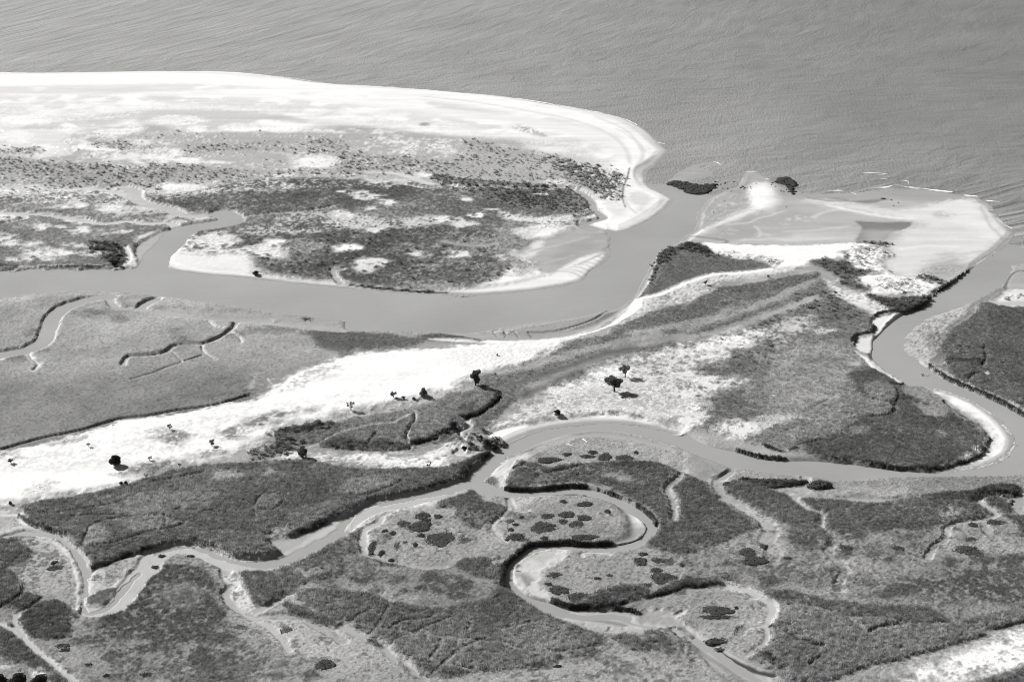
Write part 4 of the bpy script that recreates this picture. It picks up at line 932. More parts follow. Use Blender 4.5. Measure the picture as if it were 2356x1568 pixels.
# dead meander lower right with its lit outer bank
reg("I -330,1060 -100,960 100,925 300,925 450,960 560,1010 620,1070 630,1120 580,1180 450,1190 300,1180 0,1150 -200,1130", 152, h=.05, g=.8, soft=1.5, rag=1, rel=.25, d={1: .15}, c=2)
reg("I -150,1060 0,1000 200,965 400,975 500,1040 450,1130 300,1160 0,1140", 150, h=.15, soft=2, rag=1, rel=.36, d={1: .3})
chan("I 300,920 420,945 540,1000 600,1040 625,1090 600,1150 570,1185 450,1200 400,1250", 3.0, 190, .6, 215, 2, 1, .3)
reg("I 450,1190 580,1190 560,1320 450,1400 300,1350 100,1260 0,1200 -100,1180 200,1190", 154, h=.12, soft=2, rag=1, rel=.34, d={1: .3})
chan("I 560,1190 580,1260 560,1320 460,1390", 2.2, 172, .8, 182, 2, 1, .3)

# ================================================================== OPEN WATER CUT INTO THE LAND
water("H 980,195 1130,250 1300,262 1450,250 1550,235 1700,240 1850,280 1980,340 2100,410 2160,470 2182,530 2150,590 2060,650 1980,670 1800,680 1600,662 1480,655 1350,675 1230,740 1185,800 1185,880 1220,930 "
      "1300,990 1440,1030 1560,1072 1700,1078 1850,1085 1900,1120 1700,1130 1500,1130 1350,1080 1240,1010 1130,930 1122,880 1140,790 1190,720 1300,645 1400,636 1550,632 1650,637 1850,636 2000,612 2080,572 2110,510 2060,450 1960,385 "
      "1880,340 1800,310 1650,280 1500,276 1380,290 1300,300 1100,300 960,280 870,246", 1.0, 2.0)
# shallow braided bed running out at the bottom right
reg("H 1350,1080 1450,1100 1560,1078 1700,1080 1890,1078 2000,1098 2110,1135 2250,1150 I 0,1200 150,1290 300,1360 450,1440 560,1500 640,1568 700,1650 350,1650 250,1540 100,1380 0,1290 H 2200,1230 2000,1240 1800,1240 1600,1190 1450,1130",
    172, h=0, g=.12, soft=1.5, rag=.8, rel=.1, d={}, c=0)
reg("H 1500,1130 1650,1150 1850,1180 2100,1200 2050,1240 1850,1235 1650,1190", 182, h=.05, g=.4, soft=2, rag=1.5, cover=.75, cs='2', rel=.25, d={}, c=0)
chan("H 1400,1080 1550,1110 1700,1125 1900,1120 2000,1150 2150,1190 I -50,1200 60,1260 200,1350 340,1450 480,1540 600,1650", 4, 190, -.02, None, 2, 1.5, .4)
chan("H 1650,1130 1800,1150 1950,1180", 1.8, 140, .15, None, 1, 1, .4)
chan("I 0,1270 150,1380 300,1480 400,1568", 1.6, 145, .2, None, 1, 1, .4)
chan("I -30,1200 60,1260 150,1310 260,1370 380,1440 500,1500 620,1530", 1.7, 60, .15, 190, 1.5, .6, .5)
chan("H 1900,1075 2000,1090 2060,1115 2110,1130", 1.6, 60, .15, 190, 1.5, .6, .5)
chan("H 2190,1080 2180,1140 2230,1150 I 0,1090", 1.6, 170, .3, 185, 1.5, .6, .4)
reg("I -350,1150 -250,1080 -100,1090 -20,1150 60,1250 -50,1230 -200,1180", 165, h=0, g=.4, soft=1.5, rag=1.5, rel=.25, d={}, c=0)
reg("I -230,1080 -200,1100 -190,1135 -90,1110 0,1080 0,1135 -130,1140", 195, h=0, soft=1.2, rag=1.5, cover=.6, cs='2', c=0)
reg("I 80,1350 120,1420 230,1500 330,1530 420,1568 600,1650 200,1650 0,1450 0,1300", 150, h=.1, g=.7, soft=2, rag=1, rel=.33, d={1: .3})
reeds("I 0,1230 -60,1200 -230,1200 -240,1290 -100,1380 -60,1360 30,1420 60,1400", 120, .5, .6, cs='4', d={1: .7})
reeds("H 1880,1290 1950,1260 2050,1290 2100,1340 2050,1370 1950,1350", 108, 1.0)
reeds("H 2100,1240 2200,1240 2300,1350 2270,1400 2180,1370 2060,1370", 118, .6, .8, cs='4')

# ================================================================== EASTERN LAND
reg("F 1550,450 1640,340 1720,300 1850,250 1980,200 1960,280 1880,340 1800,420 1760,500 1700,590 1640,590 1550,520", 200, h=.2, g=.5, soft=3, rag=2, cover=.85, cs='4', cw=.5, rel=.4, d={1: .2}, c=0)
reg("F 1700,400 1800,430 1760,520 1700,560 1660,470", 140, h=.5, soft=3, rag=2, rel=.4, cover=.8, cs='2', d={1: .4})
reg("F 1990,200 2080,150 2200,90 2250,110 2050,220 2040,270 1950,330 1850,400 1780,500 1760,480 1850,350 1960,270", 150, h=.2, g=.4, soft=2.5, rag=1.5, rel=.2, d={1: .2}, c=0)
reg("F 2050,210 2200,220 2356,235 2700,240 2700,1200 2356,960 2280,900 2150,850 2000,780 1900,740 1800,620 1830,590 1780,520 1850,400 1960,320 2040,260", 106, h=.9, g=1.2, soft=2, rag=1.5, rel=.3, d={0: .3, 1: .4}, c=2)
reg("F 2100,240 2356,250 2700,260 2700,900 2356,800 2200,700 2100,560 2110,400", 98, h=1.0, soft=3, rag=1, rel=.28, d={0: .4, 1: .4})
reg("F 2150,190 2260,110 2356,105 2700,100 2700,240 2356,235 2200,225", 232, h=0, g=1, soft=2.5, rag=1.5, d={}, c=1)
reg("F 2220,160 2356,140 2356,165 2240,175", 150, h=.4, soft=1.5, rag=2, cover=.6, cs='4', d={2: .1})
reg("F 2150,200 2356,190 2700,190 2700,235 2356,235 2200,225", 198, soft=3, rag=1, h=0)
reg("C 2230,1130 2240,1060 2300,1000 2356,960 f 2760,580 2760,660 C 2356,1140", 172, h=.05, g=.4, soft=2, rag=1.5, rel=.15, d={}, c=0)
chan("C 2230,1140 2235,1080 2290,1020 2356,1010", 1.8, 120, .3, 195, 2, 1, .4)
reg("F 1800,600 1900,590 2050,600 2060,640 1900,640 1820,630", 88, h=1.5, soft=1.2, rag=1, rel=.6, d={0: .7})
reg("F 1860,490 1950,470 2080,510 2090,560 2000,580 1900,560 1860,530", 112, h=1.2, soft=1.2, rag=1, rel=.5, d={0: .7})
reg("F 1850,640 1980,640 2020,680 1960,720 1860,710 1840,670", 104, h=1.6, soft=1, rag=1, rel=.5, d={0: .7})
reg("F 1980,740 2030,700 2090,690 2060,730 2000,755 F 2050,740 2120,725 2130,745 2070,765", 104, h=1.2, soft=1, rag=.8, rel=.5, d={0: .7})
chan("F 1970,740 2010,700 2090,685 2100,700", 1.6, 185, .8, None, 1.5, .8, .3, c=2)
chan("F 1710,620 1800,625 1850,630", 1.6, 165, .4, 180, 1.5, .8, .3)
chan("F 2060,640 2090,590 2080,500", 1.6, 88, .9, None, 1, .8, .4, c=2)
groove("F 1900,510 2000,530 2060,520", 2, .2)
groove("F 1850,600 1950,605 2040,610", 2, .2)
reg("F 1640,600 1760,690 1850,745 2000,802 2150,872 2280,932 2356,978 2356,950 2280,905 2150,850 2000,775 1880,735 1780,660", 185, h=.1, g=.7, soft=1.2, rag=1.2, cover=.6, cs='4', cw=.2, rel=.4, d={}, c=0)

# ================================================================== BLACK-SHADED BANKS
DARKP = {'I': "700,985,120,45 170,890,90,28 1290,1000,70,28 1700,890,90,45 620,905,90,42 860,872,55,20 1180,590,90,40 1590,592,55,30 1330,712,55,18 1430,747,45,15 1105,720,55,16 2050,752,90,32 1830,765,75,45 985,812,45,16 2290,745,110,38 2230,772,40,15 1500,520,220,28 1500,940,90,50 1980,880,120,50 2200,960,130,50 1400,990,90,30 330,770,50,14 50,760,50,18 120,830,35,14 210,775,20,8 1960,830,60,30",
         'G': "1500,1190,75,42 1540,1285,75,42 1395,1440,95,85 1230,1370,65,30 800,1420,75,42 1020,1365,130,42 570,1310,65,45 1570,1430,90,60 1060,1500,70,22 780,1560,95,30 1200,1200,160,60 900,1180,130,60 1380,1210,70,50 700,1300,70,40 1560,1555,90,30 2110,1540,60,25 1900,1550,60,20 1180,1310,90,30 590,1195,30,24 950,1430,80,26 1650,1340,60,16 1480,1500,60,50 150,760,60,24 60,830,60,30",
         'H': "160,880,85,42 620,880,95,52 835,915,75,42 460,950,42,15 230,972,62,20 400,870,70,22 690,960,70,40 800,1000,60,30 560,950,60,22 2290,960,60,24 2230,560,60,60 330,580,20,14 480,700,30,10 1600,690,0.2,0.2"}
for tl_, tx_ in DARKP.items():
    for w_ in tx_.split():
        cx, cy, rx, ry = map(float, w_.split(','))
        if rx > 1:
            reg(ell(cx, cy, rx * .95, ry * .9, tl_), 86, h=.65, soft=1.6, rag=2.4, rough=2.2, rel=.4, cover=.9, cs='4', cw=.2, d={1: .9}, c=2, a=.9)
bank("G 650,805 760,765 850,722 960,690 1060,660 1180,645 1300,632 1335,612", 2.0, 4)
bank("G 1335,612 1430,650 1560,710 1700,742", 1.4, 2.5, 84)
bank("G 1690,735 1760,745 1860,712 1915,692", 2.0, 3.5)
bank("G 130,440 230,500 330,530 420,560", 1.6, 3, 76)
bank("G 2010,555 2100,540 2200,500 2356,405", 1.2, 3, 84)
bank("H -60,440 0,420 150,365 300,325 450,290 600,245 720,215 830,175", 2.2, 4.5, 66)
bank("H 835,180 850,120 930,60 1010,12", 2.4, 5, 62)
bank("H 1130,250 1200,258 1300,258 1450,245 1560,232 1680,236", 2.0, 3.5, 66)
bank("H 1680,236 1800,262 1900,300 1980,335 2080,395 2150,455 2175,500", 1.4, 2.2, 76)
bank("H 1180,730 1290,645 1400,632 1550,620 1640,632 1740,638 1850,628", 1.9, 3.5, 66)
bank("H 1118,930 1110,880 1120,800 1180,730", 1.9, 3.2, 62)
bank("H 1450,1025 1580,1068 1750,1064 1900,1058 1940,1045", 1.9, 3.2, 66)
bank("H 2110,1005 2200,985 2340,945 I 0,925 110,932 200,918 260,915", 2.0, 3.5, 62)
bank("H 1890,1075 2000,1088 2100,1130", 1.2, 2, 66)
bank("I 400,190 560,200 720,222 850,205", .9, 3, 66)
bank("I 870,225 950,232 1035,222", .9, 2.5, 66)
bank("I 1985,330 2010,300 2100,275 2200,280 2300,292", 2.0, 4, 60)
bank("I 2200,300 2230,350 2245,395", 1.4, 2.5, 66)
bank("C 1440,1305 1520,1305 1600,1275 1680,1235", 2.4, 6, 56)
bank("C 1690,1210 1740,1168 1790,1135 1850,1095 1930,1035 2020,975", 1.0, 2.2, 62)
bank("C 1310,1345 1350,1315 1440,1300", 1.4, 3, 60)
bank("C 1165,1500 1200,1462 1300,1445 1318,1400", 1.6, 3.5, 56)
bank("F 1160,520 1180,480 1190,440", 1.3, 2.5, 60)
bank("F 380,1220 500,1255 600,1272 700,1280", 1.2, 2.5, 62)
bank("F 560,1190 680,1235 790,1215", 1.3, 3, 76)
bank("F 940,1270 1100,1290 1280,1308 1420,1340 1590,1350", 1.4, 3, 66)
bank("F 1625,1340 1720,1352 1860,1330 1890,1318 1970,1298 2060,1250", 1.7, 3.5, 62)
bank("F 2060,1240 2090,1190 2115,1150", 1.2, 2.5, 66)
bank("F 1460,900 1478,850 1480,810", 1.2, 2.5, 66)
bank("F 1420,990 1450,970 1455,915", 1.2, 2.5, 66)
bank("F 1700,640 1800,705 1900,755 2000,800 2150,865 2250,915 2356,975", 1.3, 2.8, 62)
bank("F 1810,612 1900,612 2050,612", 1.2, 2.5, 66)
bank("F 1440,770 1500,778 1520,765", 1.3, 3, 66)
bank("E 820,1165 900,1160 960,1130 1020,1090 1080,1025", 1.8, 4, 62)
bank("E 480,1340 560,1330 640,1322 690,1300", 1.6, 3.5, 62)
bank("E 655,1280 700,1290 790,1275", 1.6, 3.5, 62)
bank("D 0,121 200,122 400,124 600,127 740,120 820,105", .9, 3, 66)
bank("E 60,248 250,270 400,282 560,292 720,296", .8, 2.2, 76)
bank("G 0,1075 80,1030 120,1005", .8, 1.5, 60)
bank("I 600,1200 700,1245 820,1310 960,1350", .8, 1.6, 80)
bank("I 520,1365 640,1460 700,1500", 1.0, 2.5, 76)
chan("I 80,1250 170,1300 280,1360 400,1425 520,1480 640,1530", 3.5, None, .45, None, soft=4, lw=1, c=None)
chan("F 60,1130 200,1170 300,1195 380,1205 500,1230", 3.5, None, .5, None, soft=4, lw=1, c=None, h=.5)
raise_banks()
for s in ("C 2040,500 2150,575 2225,680 2290,742 2240,800 2180,860 2100,915 2020,972", "C 0,802 60,745 100,715 125,600 200,500 300,455 380,425 430,340 480,322 560,350 620,390 760,450",
          "E 600,300 850,306 1000,304 1250,284 1450,257 1640,218 1750,140 1850,40 1830,0", "B 2290,1030 2200,1120 2080,1196 1930,1252 1820,1247 1700,1215", "B 2190,640 2252,692 2235,722 2165,790 2105,832 2096,890 2130,945 2220,988 2290,1030",
          "C 760,450 900,470 1150,478 1350,445 1600,440 1850,470 2040,505", "E 1030,556 1250,516 1550,468 1830,412 1930,390", "F 1700,775 1850,810 2000,870 2100,930 2200,1010 2270,1090 2295,1150 2280,1210 2220,1270 2100,1320 1950,1345 1800,1362",
          "E 1110,1352 1250,1282 1400,1236 1600,1208 1800,1190 2000,1198 2200,1235 2300,1262", "f -400,700 0,690 60,682 130,676 250,676", "I 1040,190 1200,205 1450,246 1300,262", "E 1830,415 1930,392 2050,280 2130,130 2200,10", "D 1115,40 1120,100 1190,134 1400,166 1700,190 2000,225 2356,258 E 300,288 600,298"):
    D = sdist(P(s), 11, .3, closed=False)
    G[:] = np.where((G > 0) & (D < 10), np.minimum(G, .02 + D * .03 + (D / 10) ** 2 * 2.2), G)
for s in ("G 1440,675 1560,740 1700,772 1850,782 2000,750 2200,650 2356,570 H 60,490 180,410 300,358 500,328 700,285 840,215", "G 620,1095 700,1085 800,1040 900,900 1000,810 1060,730 1180,665 1300,655 1440,680", "G 0,600 130,565 300,560 400,590 470,660 540,740 590,840 600,930 590,1000 570,1080"):
    D = sdist(P(s), 14, .8, closed=False)
    m = (1 - ss(5, 8, D + (N1 - .5) * 6)) * (VH < .3) * (G < .95)
    T[:] = T * (1 - m) + tone(190) * m
# pale muddy bed of the creek that runs west from the confluence
for s, w_ in (("G 1320,662 1440,696 1560,752 1720,768 1900,752 2050,694 2200,606 2356,516 H 60,462 200,384 300,354 500,322 700,272 840,216", 10), ("G 620,1098 720,1088 820,1034 900,925 1000,815 1060,742 1130,694 1200,666 1320,660", 8)):
    D = sdist(P(s), 12, 1.2, closed=False)
    m = (1 - ss(w_ * .42, w_ * .58, D + (N1 - .5) * 3)).astype(np.float32)
    k = m * (G > .25)
    G[:] = np.where(k > 0, np.minimum(G, G * (1 - k) + .16 * k), G)
    VH[:] *= 1 - m
    T[:] = T * (1 - m) + tone(196) * m
    CL[m > .5] = 0
    for q in range(4):
        DN[q][:] *= 1 - m
# rills, wrack lines and patches on the sand flat by the inlet
for s, w_, t_ in (("C 60,772 150,782 240,792 295,800 285,822 240,832", 1.6, 140), ("C 300,690 420,680 560,640 700,600", 1.5, 205), ("C 330,620 430,590 520,600", 1.4, 205), ("C 420,800 600,790 800,800 1000,790 1180,770", 3, 205),
                  ("C 700,740 850,735 1000,720 1150,700", 2.5, 202), ("C 900,640 1000,600 1150,590 1300,610", 2.5, 205), ("C 500,700 530,740 520,780", 1.5, 200), ("C 1000,560 1200,600 1400,640 1600,650", 2.5, 232),
                  ("C 850,500 900,515 1000,525 1200,530", 1.5, 150), ("C 240,560 300,540 360,550", 1.2, 210), ("C 130,600 135,650 110,710", 1.4, 225), ("C 1500,860 1700,840 1900,850", 2.5, 236), ("C 1750,900 1900,895 2050,880", 2.2, 205),
                  ("C 1650,950 1800,940 1950,900", 2.0, 205), ("C 2060,560 2090,640 2140,720 2230,800", 1.6, 205), ("B 1900,560 2050,660 2100,720", 1.2, 225), ("B 1950,1020 1970,1080 2040,1140", 1.2, 225), ("B 1300,1390 1500,1350 1700,1290", 2, 185), ("B 1400,1470 1600,1420", 2, 185)):
    chan(s, w_, t_, None, soft=w_ * .8, lw=1, rough=2.0, c=None)
# mottling: dark specks in the short sward, pale gaps in the tall stands
sp = .55 * N4 + .45 * N2
m = ss(.60, .66, sp + .35 * (N3 - .5)) * (CL == 2) * (VH < .5) * (V > 1180) * .75
T[:] = T * (1 - m) + tone(98) * m
DN[1][:] += m * .6
m = ss(.66, .74, sp + .4 * (N3 - .5)) * (CL == 2) * (VH > .5) * (V > 1000) * .3
T[:] = T * (1 - m) + tone(140) * m

# ================================================================== HEIGHTS
VH *= np.where(VH > .5, .52, .8).astype(np.float32)
fine = fbm(X, Y, .9, 2, 21)
lump = fbm(X, Y, 2.4, 3, 25)
canopy = VH * (.80 + .16 * lump + .26 * fine)
dry = np.clip((G - .05) / .5, 0, 1)
Z = G + canopy + RG * ((lump - .5) * .35 + (fine - .5) * .85) * dry + dry * (N3 - .5) * .5 * (CL == 3) + dry * (N1 - .5) * np.where(CL == 1, .06, .25) * (CL != 0)
Z = Z.astype(np.float32)
T *= 1 + .52 * ss(.2, .6, VH) + .30 * (CL == 3) + .22 * ((CL == 2) & (VH < .3))      # dense stands shade themselves: their leaves are paler than they look from afar
# plant mat and ground are never one even tone
T *= (1 + (.24 * (N4 - .5) + .30 * (N2 - .5) + .5 * (N1 - .5) + .6 * (N3 - .5)) * np.where(CL == 2, 1.0, np.where(CL == 1, .12, np.where(CL == 3, .8, .25))))
T = np.clip(T, .012, .80)
# sand and mud are darker where the tide keeps them wet
wet = np.where((CL <= 1), 1 - ss(.02, .45, G + (N2 - .5) * .12), 0)
T = np.where(wet > 0, T * (1 - wet) + np.minimum(T, np.where(Y < 560, tone(182), tone(168))) * wet, T)


def ground_z(u, v):
    fi = np.clip((np.asarray(u, float) - gu[0]) / STEP, 0, NU - 1.001)
    fj = np.clip((np.asarray(v, float) - gv[0]) / STEP, 0, NV - 1.001)
    i, j = fi.astype(int), fj.astype(int)
    a, b = fi - i, fj - j
    return (Z[j, i] * (1 - a) + Z[j, i + 1] * a) * (1 - b) + (Z[j + 1, i] * (1 - a) + Z[j + 1, i + 1] * a) * b


# ================================================================== MATERIALS (all procedural)
def new_mat(name):
    m = bpy.data.materials.new(name)
    m.use_nodes = True
    t = m.node_tree
    t.nodes.clear()
    return m, t, t.nodes.new('ShaderNodeOutputMaterial')


def N(t, kind, **kw):
    n = t.nodes.new(kind)
    for k, v in kw.items():
        setattr(n, k, v)
    return n


def math_node(t, op, a, b=None):
    n = N(t, 'ShaderNodeMath', operation=op)
    for i, x in enumerate((a, b)):
        if x is None:
            continue
        if isinstance(x, (int, float)):
            n.inputs[i].default_value = x
        else:
            t.links.new(x, n.inputs[i])
    return n.outputs[0]


def ground_mat(name, amp, scale, bump, rough=.95, spec=.1):
    m, t, out = new_mat(name)
    at = N(t, 'ShaderNodeAttribute', attribute_name='tone')
    geo = N(t, 'ShaderNodeNewGeometry')
    n1 = N(t, 'ShaderNodeTexNoise')
    n1.inputs['Scale'].default_value = scale
    n1.inputs['Detail'].default_value = 4
    n1.inputs['Roughness'].default_value = .72
    t.links.new(geo.outputs['Position'], n1.inputs['Vector'])
    n2 = N(t, 'ShaderNodeTexNoise')
    n2.inputs['Scale'].default_value = scale * 2.7
    n2.inputs['Detail'].default_value = 3
    n2.inputs['Roughness'].default_value = .8
    t.links.new(geo.outputs['Position'], n2.inputs['Vector'])
    mix = math_node(t, 'MULTIPLY', math_node(t, 'ADD', n1.outputs[0], n2.outputs[0]), .5)
    k = math_node(t, 'MULTIPLY_ADD', mix, amp)
    k.node.inputs[2].default_value = 1 - amp * .5
    v = math_node(t, 'MULTIPLY', at.outputs['Fac'], k)
    if name in ('dry_sand', 'wet_mud'):             # wind and tide streaks
        mp = N(t, 'ShaderNodeMapping')
        mp.inputs['Scale'].default_value = (.018, .11, 1)
        mp.inputs['Rotation'].default_value = (0, 0, math.radians(-7))
        t.links.new(geo.outputs['Position'], mp.inputs['Vector'])
        n5 = N(t, 'ShaderNodeTexNoise')
        n5.inputs['Scale'].default_value = 1.0
        n5.inputs['Detail'].default_value = 5
        n5.inputs['Distortion'].default_value = .6
        t.links.new(mp.outputs[0], n5.inputs['Vector'])
        k5 = math_node(t, 'MULTIPLY_ADD', n5.outputs[0], .42)
        k5.node.inputs[2].default_value = .78
        v = math_node(t, 'MULTIPLY', v, k5)
    bs = N(t, 'ShaderNodeBsdfPrincipled')
    t.links.new(v, bs.inputs['Base Color'])
    bs.inputs['Roughness'].default_value = rough
    bs.inputs['Specular IOR Level'].default_value = spec
    b = N(t, 'ShaderNodeBump')
    b.inputs['Strength'].default_value = 1
    b.inputs['Distance'].default_value = bump
    t.links.new(n1.outputs[0], b.inputs['Height'])
    t.links.new(b.outputs[0], bs.inputs['Normal'])
    t.links.new(bs.outputs[0], out.inputs[0])
    return m


M_mud = ground_mat('wet_mud', .35, .9, .10, .7, .25)
M_sand = ground_mat('dry_sand', .25, .8, .10)
M_marsh = ground_mat('marsh_sward', 2.2, .9, .22)
M_dune = ground_mat('dune_turf', 1.7, .9, .12)


def water_mat(name, base, bump, sc, rough=.30):
    m, t, out = new_mat(name)
    at = N(t, 'ShaderNodeAttribute', attribute_name='wave')
    am = N(t, 'ShaderNodeAttribute', attribute_name='chop')
    n1 = N(t, 'ShaderNodeTexNoise')
    n1.inputs['Scale'].default_value = 1.0
    n1.inputs['Detail'].default_value = 4
    n1.inputs['Roughness'].default_value = .62
    n1.inputs['Distortion'].default_value = .35
    t.links.new(at.outputs['Vector'], n1.inputs['Vector'])
    geo = N(t, 'ShaderNodeNewGeometry')
    mp = N(t, 'ShaderNodeMapping')
    mp.inputs['Rotation'].default_value = (0, 0, math.radians(-55))
    mp.inputs['Scale'].default_value = (.55, .16, 1)
    t.links.new(geo.outputs['Position'], mp.inputs['Vector'])
    n2 = N(t, 'ShaderNodeTexNoise')
    n2.inputs['Scale'].default_value = sc
    n2.inputs['Detail'].default_value = 4
    n2.inputs['Roughness'].default_value = .6
    t.links.new(mp.outputs[0], n2.inputs['Vector'])
    h = math_node(t, 'MULTIPLY', n1.outputs[0], am.outputs['Fac'])
    h = math_node(t, 'MULTIPLY', h, bump)
    h2 = math_node(t, 'MULTIPLY', n2.outputs[0], bump * .13)
    h = math_node(t, 'ADD', h, h2)
    if name == 'sea_water':                         # long swell lines running in to the shoals
        mp2 = N(t, 'ShaderNodeMapping')
        mp2.inputs['Scale'].default_value = (.55, 1.5, 1)
        t.links.new(at.outputs['Vector'], mp2.inputs['Vector'])
        n4 = N(t, 'ShaderNodeTexNoise')
        n4.inputs['Scale'].default_value = 1.0
        n4.inputs['Detail'].default_value = 1
        n4.inputs['Distortion'].default_value = .3
        t.links.new(mp2.outputs[0], n4.inputs['Vector'])
        sw = N(t, 'ShaderNodeAttribute', attribute_name='swell')
        r1 = math_node(t, 'ABSOLUTE', math_node(t, 'SUBTRACT', n4.outputs[0], .5))
        r1 = math_node(t, 'MULTIPLY', r1, 9.0)
        r1 = math_node(t, 'MINIMUM', r1, 1.0)
        r1 = math_node(t, 'MULTIPLY', r1, sw.outputs['Fac'])
        h = math_node(t, 'ADD', h, math_node(t, 'MULTIPLY', r1, -2.2))
    b = N(t, 'ShaderNodeBump')
    b.inputs['Distance'].default_value = 1
    t.links.new(h, b.inputs['Height'])
    n3 = N(t, 'ShaderNodeTexNoise')                 # silt clouds
    n3.inputs['Scale'].default_value = .012
    n3.inputs['Detail'].default_value = 5
    t.links.new(geo.outputs['Position'], n3.inputs['Vector'])
    k = math_node(t, 'MULTIPLY_ADD', n3.outputs[0], .50)
    k.node.inputs[2].default_value = .75
    sl = N(t, 'ShaderNodeAttribute', attribute_name='silt_sheen')
    k = math_node(t, 'MULTIPLY', k, sl.outputs['Fac'])
    bs = N(t, 'ShaderNodeBsdfPrincipled')
    t.links.new(math_node(t, 'MULTIPLY', k, base), bs.inputs['Base Color'])
    bs.inputs['Roughness'].default_value = rough
    bs.inputs['IOR'].default_value = 1.33
    t.links.new(b.outputs[0], bs.inputs['Normal'])
    t.links.new(bs.outputs[0], out.inputs[0])
    return m


M_sea = water_mat('sea_water', .172, 4.3, 1.0, .42)
M_river = water_mat('river_water', .205, .22, 2.0, .36)


def plain(name, albedo, rough=.9, amp=.3, scale=3., translucent=0.0, inst=False, gain=1.0):
    m, t, out = new_mat(name)
    geo = N(t, 'ShaderNodeNewGeometry')
    n1 = N(t, 'ShaderNodeTexNoise')
    n1.inputs['Scale'].default_value = scale
    n1.inputs['Detail'].default_value = 2
    t.links.new(geo.outputs['Position'], n1.inputs['Vector'])
    k = math_node(t, 'MULTIPLY_ADD', n1.outputs[0], amp)
    k.node.inputs[2].default_value = 1 - amp * .5
    if inst:
        at = N(t, 'ShaderNodeAttribute', attribute_name='tone', attribute_type='INSTANCER')
        v = math_node(t, 'MULTIPLY', at.outputs['Fac'], k)
        v = math_node(t, 'MULTIPLY', v, gain)
    else:
        v = math_node(t, 'MULTIPLY', k, albedo)
    df = N(t, 'ShaderNodeBsdfDiffuse')
    t.links.new(v, df.inputs[0])
    if translucent > 0:
        tr = N(t, 'ShaderNodeBsdfTranslucent')
        t.links.new(v, tr.inputs[0])
        mx = N(t, 'ShaderNodeMixShader')
        mx.inputs[0].default_value = translucent
        t.links.new(df.outputs[0], mx.inputs[1])
        t.links.new(tr.outputs[0], mx.inputs[2])
        t.links.new(mx.outputs[0], out.inputs[0])
    else:
        t.links.new(df.outputs[0], out.inputs[0])
    return m


M_blade = plain('marsh_blades', .1, amp=.5, translucent=.5, inst=True, gain=1.7)
M_scrub = plain('scrub_leaves', .1, amp=.5, translucent=.2, inst=True, gain=1.1)
M_leaf = plain('tree_leaves', .10, amp=.8, scale=1.2, translucent=.25)
M_leaf2 = plain('pale_tree_leaves', .17, amp=.9, scale=1.4, translucent=.3)
M_shine = plain('glossy_leaves', .28, amp=.6, scale=1.4, translucent=.2)
M_bush = plain('bush_leaves', .05, amp=.8, scale=1.2, translucent=.15)
M_bark = plain('bark', .05, amp=.5)
M_wood = plain('bleached_wood', .62, amp=.2)
M_peat = plain('peat', .035, amp=.7, scale=2)
M_foam = plain('foam', .75, amp=.15)
M_clump = plain('cordgrass_clump', .050, amp=.8, scale=1.6, translucent=.15)
M_clump2 = plain('thin_cordgrass_clump', .085, amp=.8, scale=1.6, translucent=.15)


def raw_mesh(name, co, faces4=None, faces3=None):
    me = bpy.data.meshes.new(name)
    co = np.asarray(co, np.float32)
    me.vertices.add(len(co))
    me.vertices.foreach_set('co', co.ravel())
    parts, sizes = [], []
    if faces4 is not None and len(faces4):
        parts.append(np.asarray(faces4, np.int32).ravel())
        sizes.append(np.full(len(faces4), 4, np.int32))
    if faces3 is not None and len(faces3):
        parts.append(np.asarray(faces3, np.int32).ravel())
        sizes.append(np.full(len(faces3), 3, np.int32))
    li = np.concatenate(parts)
    sz = np.concatenate(sizes)
    me.loops.add(len(li))
    me.loops.foreach_set('vertex_index', li)
    me.polygons.add(len(sz))
    st = np.concatenate([[0], np.cumsum(sz)[:-1]]).astype(np.int32)
    me.polygons.foreach_set('loop_start', st)
    me.polygons.foreach_set('loop_total', sz)
    me.update(calc_edges=True)
    return me


def fattr(me, name, arr):
    a = me.attributes.new(name, 'FLOAT', 'POINT')
    a.data.foreach_set('value', np.asarray(arr, np.float32).ravel())


def link(name, me, mat, parent=None, kind=None, label=None, cat=None, group=None, loc=None):
    o = bpy.data.objects.new(name, me)
    C.objects.link(o)
    if mat is not None and me is not None and not me.materials:
        me.materials.append(mat)
    if parent is not None:
        o.parent = parent
    if loc is not None:
        o.location = loc
    for k, v in (('kind', kind), ('label', label), ('category', cat), ('group', group)):
        if v:
            o[k] = v
    return o


# ================================================================== GROUND SHEETS
jj, ii = np.meshgrid(np.arange(NV - 1), np.arange(NU - 1), indexing='ij')
q0 = (jj * NU + ii).ravel()
quads = np.stack([q0 + NU, q0 + NU + 1, q0 + 1, q0], 1)
fc = CL[:-1, :-1].ravel()
zq = np.maximum.reduce([Z[:-1, :-1], Z[1:, :-1], Z[:-1, 1:], Z[1:, 1:]]).ravel()
allco = np.stack([X, Y, Z], -1).reshape(-1, 3)
toneflat = T.ravel()
